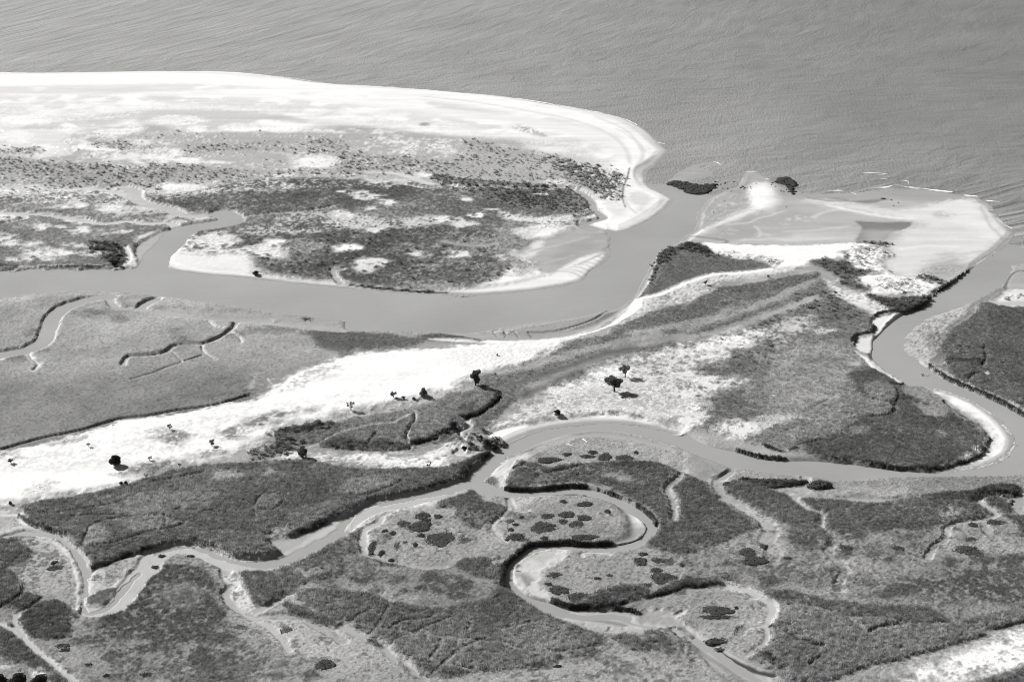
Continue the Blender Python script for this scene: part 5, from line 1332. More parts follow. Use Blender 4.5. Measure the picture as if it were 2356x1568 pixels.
# shared normals so the sheets meet without a seam
e1 = np.stack([np.gradient(X, axis=1), np.gradient(Y, axis=1), np.gradient(Z, axis=1)], -1)
e2 = np.stack([np.gradient(X, axis=0), np.gradient(Y, axis=0), np.gradient(Z, axis=0)], -1)
nrm = np.cross(e2, e1)
nrm /= np.linalg.norm(nrm, axis=-1, keepdims=True)
nrm = (nrm * np.sign(nrm[..., 2:3])).reshape(-1, 3)
for k, (nm, mt, lb) in enumerate((('mudflat', M_mud, 'wet grey mud and shallow creek beds between the marshes'), ('sandy_beach', M_sand, 'white sand of the beach, spit, ridge and point bars'),
                                  ('marsh_ground', M_marsh, 'tidal marsh ground under reeds and cordgrass'), ('dune_grassland', M_dune, 'thin dry grassland on low dunes'))):
    sel = (fc == k) & (zq > -.7)
    f = quads[sel]
    used, inv = np.unique(f, return_inverse=True)
    me = raw_mesh(nm, allco[used], faces4=inv.reshape(-1, 4))
    fattr(me, 'tone', toneflat[used])
    me.polygons.foreach_set('use_smooth', np.ones(len(f), bool))
    me.normals_split_custom_set_from_vertices(nrm[used])
    link(nm, me, mt, kind='structure', label=lb)

# ================================================================== SEA AND RIVER
def water_sheet(name, mat, vlo, vhi, n_u, n_v, label, lower):
    """one sheet of water; `lower` = line it shares with its neighbour"""
    us = np.linspace(-700, 3060, n_u)
    a = np.interp(us, [p[0] for p in lower], [p[1] for p in lower])
    tt = np.linspace(0, 1, n_v)
    if name == 'sea':
        vv = vlo + (a[None, :] - vlo) * tt[:, None] ** .8
    else:
        vv = a[None, :] + (vhi - a[None, :]) * tt[:, None]
    uu = np.broadcast_to(us[None, :], vv.shape)
    x, y = world(uu, vv)
    r = np.maximum(y - 640, 20)
    h = np.sqrt(r) * np.exp(-.00105 * x)
    far = ss(900, 1500, y)
    along = (x * .45 + y * .9 * far) * .011
    wave = np.stack([along, h * 1.15, h * 0], -1)
    right = ss(-100, 350, x) * (1 - ss(950, 1250, y))
    chop = .28 + .75 * right + .35 * far
    if name == 'river':
        chop = chop * 0 + .5
        wave = np.stack([x * .09, y * .16, x * 0], -1)
    silt_sheen = 1.06 + .09 * (1 - ss(700, 1300, y)) - .37 * ss(-250, 560, x) * (ss(800, 1000, y)) if name == 'sea' else np.ones_like(x)  # sea's brighter sunward side and darker right, put into the water colour
    if name == 'sea':          # silt washing round the inlet mouth
        ux, uy = world(1640, 330)
        silt_sheen = silt_sheen + .12 * np.exp(-(((x - ux) / 60) ** 2 + ((y - uy) / 130) ** 2))
    co = np.stack([x, y, np.zeros_like(x)], -1).reshape(-1, 3)
    J, I = np.meshgrid(np.arange(n_v - 1), np.arange(n_u - 1), indexing='ij')
    q = (J * n_u + I).ravel()
    me = raw_mesh(name, co, faces4=np.stack([q + n_u, q + n_u + 1, q + 1, q], 1))
    fattr(me, 'chop', chop)
    fattr(me, 'silt_sheen', silt_sheen)
    fattr(me, 'swell', ss(-60, 200, x) * (1 - ss(780, 1080, y)) if name == 'sea' else x * 0)
    va = me.attributes.new('wave', 'FLOAT_VECTOR', 'POINT')
    va.data.foreach_set('vector', wave.astype(np.float32).ravel())
    me.polygons.foreach_set('use_smooth', np.ones(len(q), bool))
    return link(name, me, mat, kind='structure', label=label)


SHARE = [(-700, 400), (1000, 400), (1400, 420), (1560, 425), (1700, 470), (2200, 560), (2330, 560), (2420, 600), (3060, 600)]
water_sheet('sea', M_sea, -470, 0, 560, 420, 'open grey sea with slanting wave streaks', SHARE)
water_sheet('river', M_river, 0, 2100, 260, 320, 'smooth silty tidal river and creeks', SHARE)
big = raw_mesh('sea_bed', [(-40000, -4000, -1.6), (40000, -4000, -1.6), (40000, 45000, -1.6), (-40000, 45000, -1.6)], faces4=[(0, 1, 2, 3)])
link('sea_bed', big, plain('offshore_silt', .15), kind='structure', label='sea floor')

# ================================================================== PLANTS NOBODY COULD COUNT
def tuft_mesh(name, n, h, spread, lean, wid, seed, leafy=False):
    r = random.Random(seed)
    co, f3 = [], []
    for k in range(n):
        a = r.random() * 6.283
        d = spread * math.sqrt(r.random())
        x, y = d * math.cos(a), d * math.sin(a)
        b = r.random() * 6.283
        hh = h * (.6 + .5 * r.random())
        lx, ly = lean * r.uniform(-1, 1), lean * r.uniform(-1, 1)
        if leafy:
            z = hh * r.random() ** .6
            w = wid * (.7 + .6 * r.random())
            p = len(co)
            for q in range(3):
                co.append((x + w * math.cos(b + q * 2.1) * 1.0, y + w * math.sin(b + q * 2.1), z + w * r.uniform(-.8, .8)))
            f3.append((p, p + 1, p + 2))
        else:
            w = wid * (.7 + .6 * r.random())
            p = len(co)
            co += [(x - w * math.cos(b), y - w * math.sin(b), -.3), (x + w * math.cos(b), y + w * math.sin(b), -.3), (x + lx, y + ly, hh)]
            f3.append((p, p + 1, p + 2))
    return raw_mesh(name, co, faces3=f3)


def tuft_group(gname, meshes, mat):
    """geometry nodes: tufts on the points of a mesh"""
    col = bpy.data.collections.new(gname + '_kinds')
    for me in meshes:
        me.materials.append(mat)
        col.objects.link(bpy.data.objects.new('tuft', me))
    g = bpy.data.node_groups.new(gname, 'GeometryNodeTree')
    g.interface.new_socket('Geometry', in_out='INPUT', socket_type='NodeSocketGeometry')
    g.interface.new_socket('Geometry', in_out='OUTPUT', socket_type='NodeSocketGeometry')
    gi, go = g.nodes.new('NodeGroupInput'), g.nodes.new('NodeGroupOutput')
    ci = g.nodes.new('GeometryNodeCollectionInfo')
    ci.inputs[0].default_value = col
    ci.inputs['Separate Children'].default_value = True
    ci.inputs['Reset Children'].default_value = True
    ip = g.nodes.new('GeometryNodeInstanceOnPoints')
    ip.inputs['Pick Instance'].default_value = True
    rz = g.nodes.new('FunctionNodeRandomValue')
    rz.data_type = 'FLOAT_VECTOR'
    rz.inputs[0].default_value = (-.1, -.1, 0)
    rz.inputs[1].default_value = (.1, .1, 6.283)
    sa = g.nodes.new('GeometryNodeInputNamedAttribute')
    sa.data_type = 'FLOAT'
    sa.inputs[0].default_value = 'size'
    g.links.new(gi.outputs[0], ip.inputs['Points'])
    g.links.new(ci.outputs[0], ip.inputs['Instance'])
    g.links.new(rz.outputs[0], ip.inputs['Rotation'])
    g.links.new(sa.outputs[0], ip.inputs['Scale'])
    g.links.new(ip.outputs[0], go.inputs[0])
    return g


GN = {
    0: tuft_group('reeds', [tuft_mesh('reed_tuft', 14, 1.0, .75, .22, .07, s) for s in (1, 2, 3)], M_blade),
    1: tuft_group('cordgrass', [tuft_mesh('cordgrass_tuft', 11, .5, .6, .2, .07, s) for s in (4, 5)], M_blade),
    2: tuft_group('scrub', [tuft_mesh('scrub_tuft', 34, .9, .8, .1, .26, s, True) for s in (6, 7)], M_scrub),
    3: tuft_group('dune_tufts', [tuft_mesh('dune_tuft', 8, .45, .35, .25, .06, s) for s in (8, 9)], M_blade),
}
AREA = (STEP / rowpx) * (STEP * rowm)
inview = (U > -180) & (U < 2540) & (V < 1700)


def scatter(name, kind, region, label, cap, srange):
    lam = DN[kind] * (1.3 if kind == 3 else 3.2) * AREA[:, None] * inview * region * (Z > .1)
    tot = lam.sum()
    if tot < 1:
        return
    if tot > cap:
        lam = lam * (cap / tot)
    cnt = rng.poisson(lam)
    idx = np.repeat(np.arange(cnt.size), cnt.ravel())
    n = len(idx)
    u = U.ravel()[idx] + rng.uniform(-.5, .5, n) * STEP
    v = V.ravel()[idx] + rng.uniform(-.5, .5, n) * STEP
    x, y = world(u, v)
    z = ground_z(u, v) - .06
    me = bpy.data.meshes.new(name)
    me.vertices.add(n)
    me.vertices.foreach_set('co', np.stack([x, y, z], 1).astype(np.float32).ravel())
    fattr(me, 'tone', T.ravel()[idx] * rng.uniform(.5, 1.5, n))
    fattr(me, 'size', rng.uniform(srange[0], srange[1], n) * (1 + .25 * (N1.ravel()[idx] - .5)))
    o = link(name, me, None, kind='stuff', label=label)
    md = o.modifiers.new('tufts', 'NODES')
    md.node_group = GN[kind]
    print('stuff', name, n)


isnorth = V < 640
scatter('reeds', 0, ~isnorth, 'tall dark reeds filling the marsh islands between the creeks', 150000, (.6, 1.15))
scatter('cordgrass', 1, ~isnorth, 'short cordgrass over the grey salt meadow and bowls', 130000, (.6, 1.2))
scatter('spit_cordgrass', 1, isnorth, 'short grass in the inner marsh behind the white spit', 60000, (.8, 1.5))
scatter('scrub', 2, U > -999, 'low dark scrub dotted over dunes and bank edges', 30000, (.6, 1.5))
scatter('dune_grass', 3, U > -999, 'thin dry grass tufts on the white sand ridge', 90000, (.6, 1.3))

# ================================================================== THINGS
def here(tile, x, y):
    t = TILE[tile]
    return t[0] + x * t[2], t[1] + y * t[2]


def spot(tile, x, y):
    """world base point, px per metre, metres per row there"""
    u, v = here(tile, x, y)
    z = 1.2
    for _ in range(3):
        wx, wy = world(u, v, z)
        uu, vv = sheet(wx, wy, 0)
        z = float(ground_z(uu, vv))
    return (float(wx), float(wy), z), float(pxm(v)), float(mrow(v))


def clump_mesh(name, rx, ry, h, seed, dens):
    """domed stand of cordgrass: an uneven mound bristling with blades"""
    r = np.random.default_rng(seed)
    nr, na = 11, 44
    co, f4, f3 = [], [], []
    ph = r.uniform(0, 6.28, 4)
    for i in range(nr + 1):
        s = i / nr
        for j in range(na):
            a = 2 * math.pi * j / na
            wob = 1 + .10 * math.sin(2 * a + ph[0]) + .08 * math.sin(3 * a + ph[1]) + .06 * math.sin(5 * a + ph[2]) + r.uniform(-.035, .035)
            z = h * (1 - s ** 5) * (.45 + .9 * r.random()) if i < nr else -.5
            q = s if i else .02
            co.append((rx * q * wob * math.cos(a), ry * q * wob * math.sin(a), z))
    for i in range(nr):
        for j in range(na):
            k = (j + 1) % na
            f4.append((i * na + j, (i + 1) * na + j, (i + 1) * na + k, i * na + k))
    f4.append(tuple(range(4)))
    f4.pop()
    mound = raw_mesh(name, co, faces4=f4, faces3=[(0, j, j + 1) for j in range(1, na - 1)])
    n = int(min(1500, max(60, math.pi * rx * ry * dens)))
    a = r.uniform(0, 6.283, n)
    s = np.sqrt(r.uniform(0, 1.3, n))
    wob = 1 + .10 * np.sin(2 * a + ph[0]) + .08 * np.sin(3 * a + ph[1]) + .06 * np.sin(5 * a + ph[2])
    x, y = rx * s * wob * np.cos(a), ry * s * wob * np.sin(a)
    zb = np.where(s < .93, h * .55, 0)
    w = r.uniform(.12, .32, n)
    b = r.uniform(0, 6.283, n)
    hh = zb + r.uniform(.5, 1.1, n) * max(h * .7, .5)
    p = np.stack([np.stack([x - w * np.cos(b), y - w * np.sin(b), zb - .2], 1), np.stack([x + w * np.cos(b), y + w * np.sin(b), zb - .2], 1),
                  np.stack([x + r.uniform(-.2, .2, n), y + r.uniform(-.2, .2, n), hh], 1)], 1).reshape(-1, 3)
    blades = raw_mesh('blades', p, faces3=np.arange(3 * n).reshape(-1, 3))
    return mound, blades


CLUMPS = [
    # oval meander island on the right
    ('H', 1390, 500, 95, 46, 'largest dark clump in the middle of the round meander island'),
    ('H', 1555, 410, 56, 27, 'oval clump upper of the pair right of the largest one on the round island'),
    ('H', 1675, 432, 52, 25, 'rightmost of the big oval clumps on the round meander island'),
    ('H', 1622, 478, 60, 31, 'full oval clump below the upper pair on the round meander island'),
    ('H', 1530, 460, 36, 19, 'small clump squeezed between three larger ones on the round island'),
    ('H', 1422, 422, 56, 23, 'flat clump just above the largest one on the round meander island'),
    ('H', 1530, 322, 25, 12, 'small round clump by the upper creek edge of the round island'),
    ('H', 1680, 338, 58, 18, 'slim slanting clump near the upper bank of the round island'),
    ('H', 1835, 390, 24, 15, 'lone clump at the right end of the round meander island'),
    ('H', 1200, 565, 65, 28, 'very dark clump at the lower left rim of the round island'),
    ('H', 1255, 585, 42, 17, 'paler low clump touching the very dark one at the lower left rim'),
    ('H', 1400, 574, 30, 13, 'small flat clump just above the black bank of the round island'),
    ('H', 1675, 568, 100, 24, 'long low clump lying along the lower bank of the round island'),
    ('H', 1165, 515, 26, 13, 'small ragged clump near the left neck of the round island'),
    ('H', 1245, 434, 22, 12, 'tiny clump upper left of the largest on the round island'),
    ('H', 1200, 482, 20, 13, 'tiny clump left of the largest on the round island'),
    ('H', 1160, 455, 30, 18, 'ragged thin clump at the left neck of the round island'),
    # left bowl
    ('H', 680, 575, 110, 58, 'largest dark clump in the pale bowl left of the meander'),
    ('H', 542, 490, 85, 40, 'second largest clump, upper left of the largest in the pale bowl'),
    ('H', 560, 420, 62, 24, 'slanting clump topmost in the pale bowl left of the meander'),
    ('H', 430, 475, 55, 27, 'leftmost of the big clumps in the pale bowl'),
    ('H', 665, 425, 30, 16, 'small clump right of the topmost one in the pale bowl'),
    ('H', 840, 585, 40, 24, 'thin clump touching the right side of the largest in the bowl'),
    ('H', 350, 540, 30, 15, 'small flat clump below the leftmost big one in the bowl'),
    ('H', 300, 525, 22, 13, 'tiny clump near the upper left rim of the pale bowl'),
    ('H', 215, 630, 28, 52, 'tall narrow clump on the left rim of the pale bowl'),
    ('H', 275, 675, 20, 20, 'small round clump beside the narrow one on the left rim'),
    ('H', 385, 625, 26, 34, 'thin upright clump in the left half of the pale bowl'),
    ('H', 510, 620, 15, 16, 'tiny dark clump left of the largest in the pale bowl'),
    ('H', 438, 605, 16, 12, 'tiny clump between the thin upright one and the tiny dark one'),
    ('H', 550, 555, 30, 15, 'small clump against the left shoulder of the largest in the bowl'),
    ('H', 590, 452, 34, 12, 'small clump between the topmost and the second largest in the bowl'),
    ('H', 345, 725, 22, 10, 'tiny clump on the lower rim of the pale bowl'),
    # lower loop
    ('H', 1475, 828, 58, 20, 'flat clump at the edge of the white point bar in the lower loop'),
    ('H', 1505, 930, 76, 35, 'broad clump low on the left side of the lower loop'),
    ('H', 1638, 980, 78, 42, 'dark clump at the bottom of the lower loop beside a groove'),
    ('H', 1765, 1000, 72, 38, 'clump right of the groove at the bottom of the lower loop'),
    ('H', 1430, 893, 30, 15, 'small clump above the broad one at the white point bar'),
    ('H', 1768, 853, 24, 11, 'small isolated clump in the middle of the lower loop'),
    ('H', 1850, 832, 22, 12, 'faint clump right of the isolated one in the lower loop'),
    ('H', 2065, 732, 52, 31, 'dark clump at the upper right corner of the lower loop'),
    ('H', 2080, 683, 34, 14, 'small clump directly under the creek bend above the corner clump'),
    ('H', 2185, 727, 55, 27, 'oval clump right of the dark corner clump'),
    ('H', 2262, 732, 44, 26, 'rough clump farthest right in the upper row beside the bend'),
    ('H', 2230, 850, 108, 48, 'biggest clump in the group right of the lower loop'),
    ('H', 2170, 795, 50, 18, 'flat clump leaning on top of the biggest one right of the loop'),
    ('H', 2095, 900, 50, 23, 'round clump lower left of the biggest one right of the loop'),
    ('H', 2350, 760, 20, 12, 'small clump at the right end of the upper row beside the bend'),
    # upper bank
    ('T', 1175, 1288, 150, 38, 'longest clump on the pale flat under the wide river bend'),
    ('T', 1378, 1225, 64, 25, 'slanting clump right above the longest one under the bend'),
    ('T', 1680, 1198, 62, 26, 'topmost round clump of the row under the wide river bend'),
    ('T', 1618, 1248, 90, 26, 'flat clump just below the topmost one under the river bend'),
    ('T', 1825, 1250, 88, 50, 'round high clump in the middle of the row under the bend'),
    ('T', 2052, 1268, 122, 46, 'rightmost long clump of the row under the river bend'),
    ('T', 2190, 1200, 26, 22, 'tiny dark clump beyond the right end of the row'),
    ('T', 2270, 1310, 60, 20, 'faint flat clump right of the rightmost long clump'),
    ('T', 1140, 1420, 52, 27, 'dark clump of the lower row left of the reed edge'),
    ('T', 1005, 1462, 50, 26, 'clump beside the big round stand by the white bar'),
    ('T', 990, 1405, 56, 19, 'flat clump above the one beside the big round stand'),
    ('T', 900, 1398, 30, 14, 'tiny clump over the big round stand by the white bar'),
    ('T', 1690, 1335, 40, 18, 'thin clump in the pale gap below the row under the bend'),
    # outlying ones
    ('G', 380, 778, 54, 25, 'lone clump on the pale bowl inside the far left creek loop'),
    ('G', 375, 742, 25, 11, 'small clump on top of the lone one in the left creek loop'),
    ('G', 2240, 1445, 74, 44, 'big dark round clump on the grey flat near the lower edge'),
    ('G', 1655, 1188, 62, 20, 'ragged flat clump in the ringed hollow at lower left'),
    ('G', 1980, 1205, 48, 22, 'thin clump beside the branching side creek at lower left'),
    ('G', 1310, 700, 30, 11, 'small dark clump on the inner bank of the lower left creek'),
    ('G', 1115, 700, 24, 12, 'tiny clump at the inner bank where the left creek turns'),
    ('G', 1070, 775, 28, 13, 'tiny clump at the corner of the dark ringed stand'),
    ('G', 610, 1448, 28, 10, 'small flat clump alone on the lower left grey flat'),
    ('G', 735, 1522, 22, 12, 'tiny clump near the bottom edge right of the trees'),
    ('G', 430, 1315, 58, 24, 'clump below the dark field at far lower left'),
    ('G', 450, 1345, 34, 16, 'smaller clump under the one below the dark field'),
    ('G', 1010, 1515, 50, 18, 'flat dark clump near the bottom left of centre'),
    ('G', 2300, 915, 55, 24, 'dark clump at the edge of the mottled stand left of centre'),
    ('G', 2090, 880, 24, 16, 'small dark clump in the mottled stand left of centre'),
    ('I', 240, 1070, 118, 36, 'large dark clump inside the lower right dead meander'),
    ('I', 230, 1118, 130, 16, 'long flat clump in front of the large one in the dead meander'),
    ('I', 370, 1055, 12, 8, 'speck of a clump at the right end inside the dead meander'),
    ('I', 1972, 658, 90, 38, 'solitary oval clump on the right marsh below the side creek'),
    ('I', 450, 672, 62, 36, 'dark clump left half of the double stand in the right marsh'),
    ('I', 500, 728, 84, 36, 'lower half of the double stand in the right marsh'),
    ('I', 545, 635, 42, 22, 'small clump above the double stand in the right marsh'),
    ('I', 250, 1280, 86, 26, 'oval clump between the dead meander and the braided channel'),
    ('I', 270, 1335, 40, 16, 'thin clump under the oval one by the braided channel'),
    ('I', 310, 845, 48, 24, 'mottled clump between the levee creeks'),
    ('I', 720, 713, 26, 10, 'tiny clump between the two levee creeks'),
    ('I', 315, 197, 32, 14, 'small clump on the levee fork by the river'),
    ('I', 1125, 640, 50, 26, 'clump right of the forked levee creek'),
    ('I', 1490, 645, 48, 20, 'clump in the middle of the right marsh'),
    ('I', 1990, 585, 44, 18, 'small clump above the solitary oval one'),
    ('I', 2005, 482, 34, 16, 'small clump at the bend of the right side creek'),
    ('I', 2165, 465, 60, 22, 'clump at the fork of the far right creek'),
    ('H', 1490, 1458, 28, 10, 'small clump at the lower rim of the big reed field'),
    ('H', 1565, 600, 0.1, 0.1, ''),
    ('I', 600, 185, 245, 36, 'long dark reed island lying in the mud beside the wide river'),
    ('I', 950, 206, 88, 28, 'short rounded reed island right of the long one by the river'),
    ('F', 1865, 990, 36, 18, 'small clump on the shelf behind the sickle sand bar'),
    ('F', 1910, 1027, 22, 8, 'tiny clump right below the small one behind the sand bar'),
    ('F', 1700, 998, 0.1, 0.1, ''),
    ('F', 2015, 1085, 32, 10, 'flat clump at the tip of the shelf behind the sand bar'),
    ('F', 2340, 880, 26, 14, 'small clump on the far right bank above the river bend'),
]
k = 0
for tile, cx, cy, rx, ry, lab in CLUMPS:
    if rx < 1:
        continue
    k += 1
    s = TILE[tile][2]
    big = rx > 60
    hgt = (1.1 if 'reed island' in lab else .5 if big else .38)
    # the traced outline shows mound top and base: set the base a little lower
    (x, y, z), pm, mr = spot(tile, cx, cy + ry * .15)
    wx, wy = rx * s / pm * 1.04, ry * s * mr * .94
    thin = any(w in lab for w in ('thin', 'faint', 'paler', 'mottled', 'ragged', 'rough'))
    mound, blades = clump_mesh('grass_mound', wx, wy, hgt * (.75 if thin else 1), 100 + k, 4.5)
    root = link('cordgrass_clump', None, None, loc=(x, y, z - .15), label=lab, cat='grass clump', group='round cordgrass clumps on the marsh flats')
    mt = M_clump2 if thin else M_clump
    link('grass_mound', mound, mt, parent=root)
    link('blades', blades, mt, parent=root, kind='stuff')


def tube(co, f4, pts, rad, n=6):
    """tapered limb through pts"""
    b = len(co)
    for i, p in enumerate(pts):
        p = Vector(p)
        d = (Vector(pts[min(i + 1, len(pts) - 1)]) - Vector(pts[max(i - 1, 0)])).normalized()
        s = d.orthogonal().normalized()
        t = d.cross(s)
        for j in range(n):
            a = 6.2832 * j / n
            co.append(tuple(p + (s * math.cos(a) + t * math.sin(a)) * rad[i]))
    for i in range(len(pts) - 1):
        for j in range(n):
            k2 = (j + 1) % n
            f4.append((b + i * n + j, b + i * n + k2, b + (i + 1) * n + k2, b + (i + 1) * n + j))


def make_tree(name, tile, x, y, width, height, style, label, cat, leaf, seed, group=None, trunk=.3, leaves=900, lsz=.3):
    """width and height are in sheet units of the photo; trunk = bare share of the height"""
    (wx, wy, wz), pm, mr = spot(tile, x, y)
    s = 1.0
    Wd = width / pm
    Hh = height / pm / math.cos(DEP + math.atan((here(tile, x, y)[1] - FH / 2) / FL))
    r = random.Random(seed)
    root = link(name, None, None, loc=(wx, wy, wz - .1), label=label, cat=cat, group=group)
    co, f4 = [], []
    rt = max(.07, Wd * .045)
    bend = [(0, 0, -.3)]
    top = Hh * (trunk + .3)
    for i in range(1, 5):
        bend.append((r.uniform(-.05, .05) * Wd * i / 4, r.uniform(-.05, .05) * Wd * i / 4, top * i / 4))
    tube(co, f4, bend, [rt * 1.5, rt * 1.1, rt * .9, rt * .75, rt * .45], 7)
    lobes = []
    nl = {'umbrella': 11, 'tall': 10, 'round': 9, 'open': 8, 'snag': 5, 'vase': 7}[style]
    for i in range(nl):
        a = 6.2832 * i / nl + r.uniform(-.4, .4)
        if style == 'umbrella':
            d, z = Wd * r.uniform(.15, .40), Hh * r.uniform(.58, .84)
            sz = (Wd * .17, Hh * .13)
        elif style == 'tall':
            z = Hh * (trunk + (1 - trunk) * (i + .7) / (nl + .8))
            d = Wd * r.uniform(.1, .3) * (1.1 - .6 * abs(z / Hh - .6))
            sz = (Wd * .2, Hh * .12)
        elif style == 'round':
            d, z = Wd * r.uniform(.08, .33), Hh * r.uniform(.25, .75)
            sz = (Wd * .22, Hh * .22)
        elif style == 'vase':
            d, z = Wd * r.uniform(.15, .42), Hh * r.uniform(.5, .9)
            sz = (Wd * .13, Hh * .13)
        elif style == 'snag':
            d, z = Wd * r.uniform(.2, .5), Hh * r.uniform(.5, .95)
            sz = (Wd * .10, Hh * .08)
        else:
            d, z = Wd * r.uniform(.12, .40), Hh * r.uniform(.45, .85)
            sz = (Wd * .16, Hh * .15)
        p = Vector((d * math.cos(a), d * math.sin(a), z))
        lobes.append((p, sz))
        z0 = top * r.uniform(.35, .95)
        q = Vector((bend[3][0], bend[3][1], z0)).lerp(p, .5) + Vector((0, 0, -.04 * Hh))
        tube(co, f4, [(bend[2][0], bend[2][1], z0), tuple(q), tuple(p)], [rt * .5, rt * .35, rt * .15], 5)
        for _ in range(2):
            e = p + Vector((r.uniform(-1, 1) * sz[0], r.uniform(-1, 1) * sz[0], r.uniform(0, 1) * sz[1] * 1.5))
            tube(co, f4, [tuple(q), tuple(q.lerp(e, .6)), tuple(e)], [rt * .25, rt * .16, rt * .06], 4)
    if style == 'umbrella':
        lobes.append((Vector((0, 0, Hh * .86)), (Wd * .22, Hh * .13)))
    if style in ('tall', 'round'):
        lobes.append((Vector((0, 0, Hh * .88)), (Wd * .2, Hh * .1)))
        lobes.append((Vector((0, 0, Hh * .55)), (Wd * .3, Hh * .22)))
    link('trunk', raw_mesh('trunk', co, faces4=f4), M_bark, parent=root)
    lc, lf = [], []
    nn = int(leaves * (.25 if style == 'snag' else 1))
    for i in range(nn):
        p, sz = lobes[r.randrange(len(lobes))]
        while True:
            v = Vector((r.uniform(-1, 1), r.uniform(-1, 1), r.uniform(-1, 1)))
            if v.length < 1:
                break
        v = v * (v.length ** -.35 if v.length > .05 else 1)
        c = p + Vector((v.x * sz[0], v.y * sz[0], v.z * sz[1]))
        a = Vector((r.gauss(0, 1), r.gauss(0, 1), r.gauss(0, 1))).normalized()
        b = a.orthogonal().normalized()
        L = lsz * r.uniform(.6, 1.4)
        k2 = len(lc)
        lc += [tuple(c - a * L), tuple(c - b * L * .6), tuple(c + a * L), tuple(c + b * L * .6)]
        lf.append((k2, k2 + 1, k2 + 2, k2 + 3))
    link('crown', raw_mesh('crown', lc, faces4=lf), leaf, parent=root)
    return root


RG_ = 'scattered trees and bushes on the sand ridge'
make_tree('tree', 'E', 925, 932, 30, 36, 'tall', 'tall full tree standing at the end of the white ridge with a long shadow', 'tree', M_leaf, 1, None, .2, 1500, .34)
make_tree('tree', 'E', 1882, 976, 43, 34, 'umbrella', 'dark umbrella-shaped tree with bare trunk on the pale grassland', 'tree', M_leaf, 2, None, .3, 1900, .34)
make_tree('tree', 'E', 1957, 876, 29, 27, 'open', 'loose open-crowned tree behind the umbrella-shaped one', 'tree', M_leaf2, 3, None, .25, 700, .32)
make_tree('tree', 'M', 625, 968, 31, 27, 'round', 'glossy spiky tree at the left tip of the enclosed reed meadow', 'tree', M_leaf, 4, None, .1, 900, .32)
make_tree('tree', 'M', 1188, 408, 19, 17, 'vase', 'small bare-stemmed tree alone on the white ridge above the meadow', 'tree', M_leaf2, 5, None, .2, 260, .26)
make_tree('tree', 'L', 2000, 345, 14, 13, 'vase', 'little forked tree just above the dark grass patch on the ridge', 'tree', M_leaf2, 6, RG_, .3, 200, .24)
make_tree('tree', 'D', 1463, 1348, 17, 14, 'open', 'small tree between the two dark grass patches on the ridge', 'tree', M_leaf2, 7, RG_, .2, 260, .25)
make_tree('tree', 'L', 1045, 548, 9, 9, 'vase', 'tiny forked tree near the upper left edge of the ridge', 'tree', M_leaf2, 8, RG_, .3, 90, .22)
make_tree('tree', 'L', 1762, 706, 12, 10, 'vase', 'tiny tree right of the big round bush on the ridge', 'tree', M_leaf2, 9, RG_, .3, 110, .24)
make_tree('bush', 'L', 1360, 765, 34, 22, 'round', 'large dense black round bush on the white sand', 'bush', M_bush, 10, None, 0, 2600, .34)
make_tree('bush', 'M', 2045, 238, 21, 18, 'round', 'full grey bush at the right end of the row on the ridge', 'bush', M_leaf, 11, None, .05, 620, .28)
make_tree('bush', 'M', 1690, 262, 17, 16, 'open', 'upright open bush left of two small ones on the ridge', 'bush', M_leaf2, 12, None, .05, 380, .26)
make_tree('bush', 'M', 1806, 277, 10, 6, 'round', 'small low bush, left one of the pair on the ridge', 'bush', M_leaf, 13, None, 0, 160, .24)
make_tree('bush', 'M', 1928, 284, 11, 5, 'round', 'small flat bush, right one of the pair on the ridge', 'bush', M_leaf2, 14, None, 0, 160, .24)
make_tree('bush', 'L', 1428, 995, 10, 7, 'round', 'dark little bush at the lower edge of the white ridge', 'bush', M_bush, 15, None, 0, 220, .26)
make_tree('bush', 'L', 1486, 993, 11, 8, 'round', 'dark little bush next to its twin at the ridge edge, the right one', 'bush', M_bush, 16, None, 0, 240, .26)
make_tree('tree', 'M', 2108, 1095, 13, 14, 'snag', 'dead leaning snag with forked shadow above the black creek bank', 'tree', M_bark, 17, None, .4, 240, .26)
make_tree('bush', 'T', 1265, 756, 20, 11, 'round', 'lone dark bush on the pale grass above the white river bank', 'bush', M_bush, 18, None, 0, 600, .26)
make_tree('tree', 'L', 1722, 910, 15, 8, 'snag', 'dead fallen-looking snag in the dark swale of the ridge', 'tree', M_bark, 19, None, .1, 60, .25)
make_tree('tree', 'L', 2118, 792, 10, 11, 'snag', 'short dark stump of a tree right end of the dark swale', 'tree', M_bark, 20, None, .2, 200, .25)
make_tree('bush', 'L', 125, 1222, 9, 7, 'round', 'tiny bush near the lower left corner of the ridge', 'bush', M_bush, 21, None, 0, 120, .22)
make_tree('tree', 'C', 160, 1102, 10, 10, 'open', 'tiny tree beside the curved white path right of the river', 'tree', M_leaf, 22, None, .2, 160, .3)
make_tree('bush', 'E', 1060, 862, 7, 6, 'vase', 'tiny bush on the grass just right of the tall tree', 'bush', M_leaf2, 23, None, .1, 60, .2)
make_tree('bush', 'C', 1058, 1168, 9, 7, 'open', 'tiny double-stemmed bush on the sandy gap left of the river', 'bush', M_leaf, 24, None, .1, 110, .28)
make_tree('bush', 'C', 592, 1052, 9, 7, 'open', 'tiny bush at the left tip of the mounded reed stand', 'bush', M_leaf, 25, None, .1, 110, .28)
make_tree('bush', 'L', 130, 740, 14, 11, 'open', 'thin spreading bush in the grass at the far left of the ridge', 'bush', M_leaf, 26, None, .05, 220, .25)
make_tree('bush', 'E', 1075, 728, 6, 5, 'round', 'speck of a bush on the white sand above the tall tree', 'bush', M_leaf2, 27, None, 0, 60, .2)
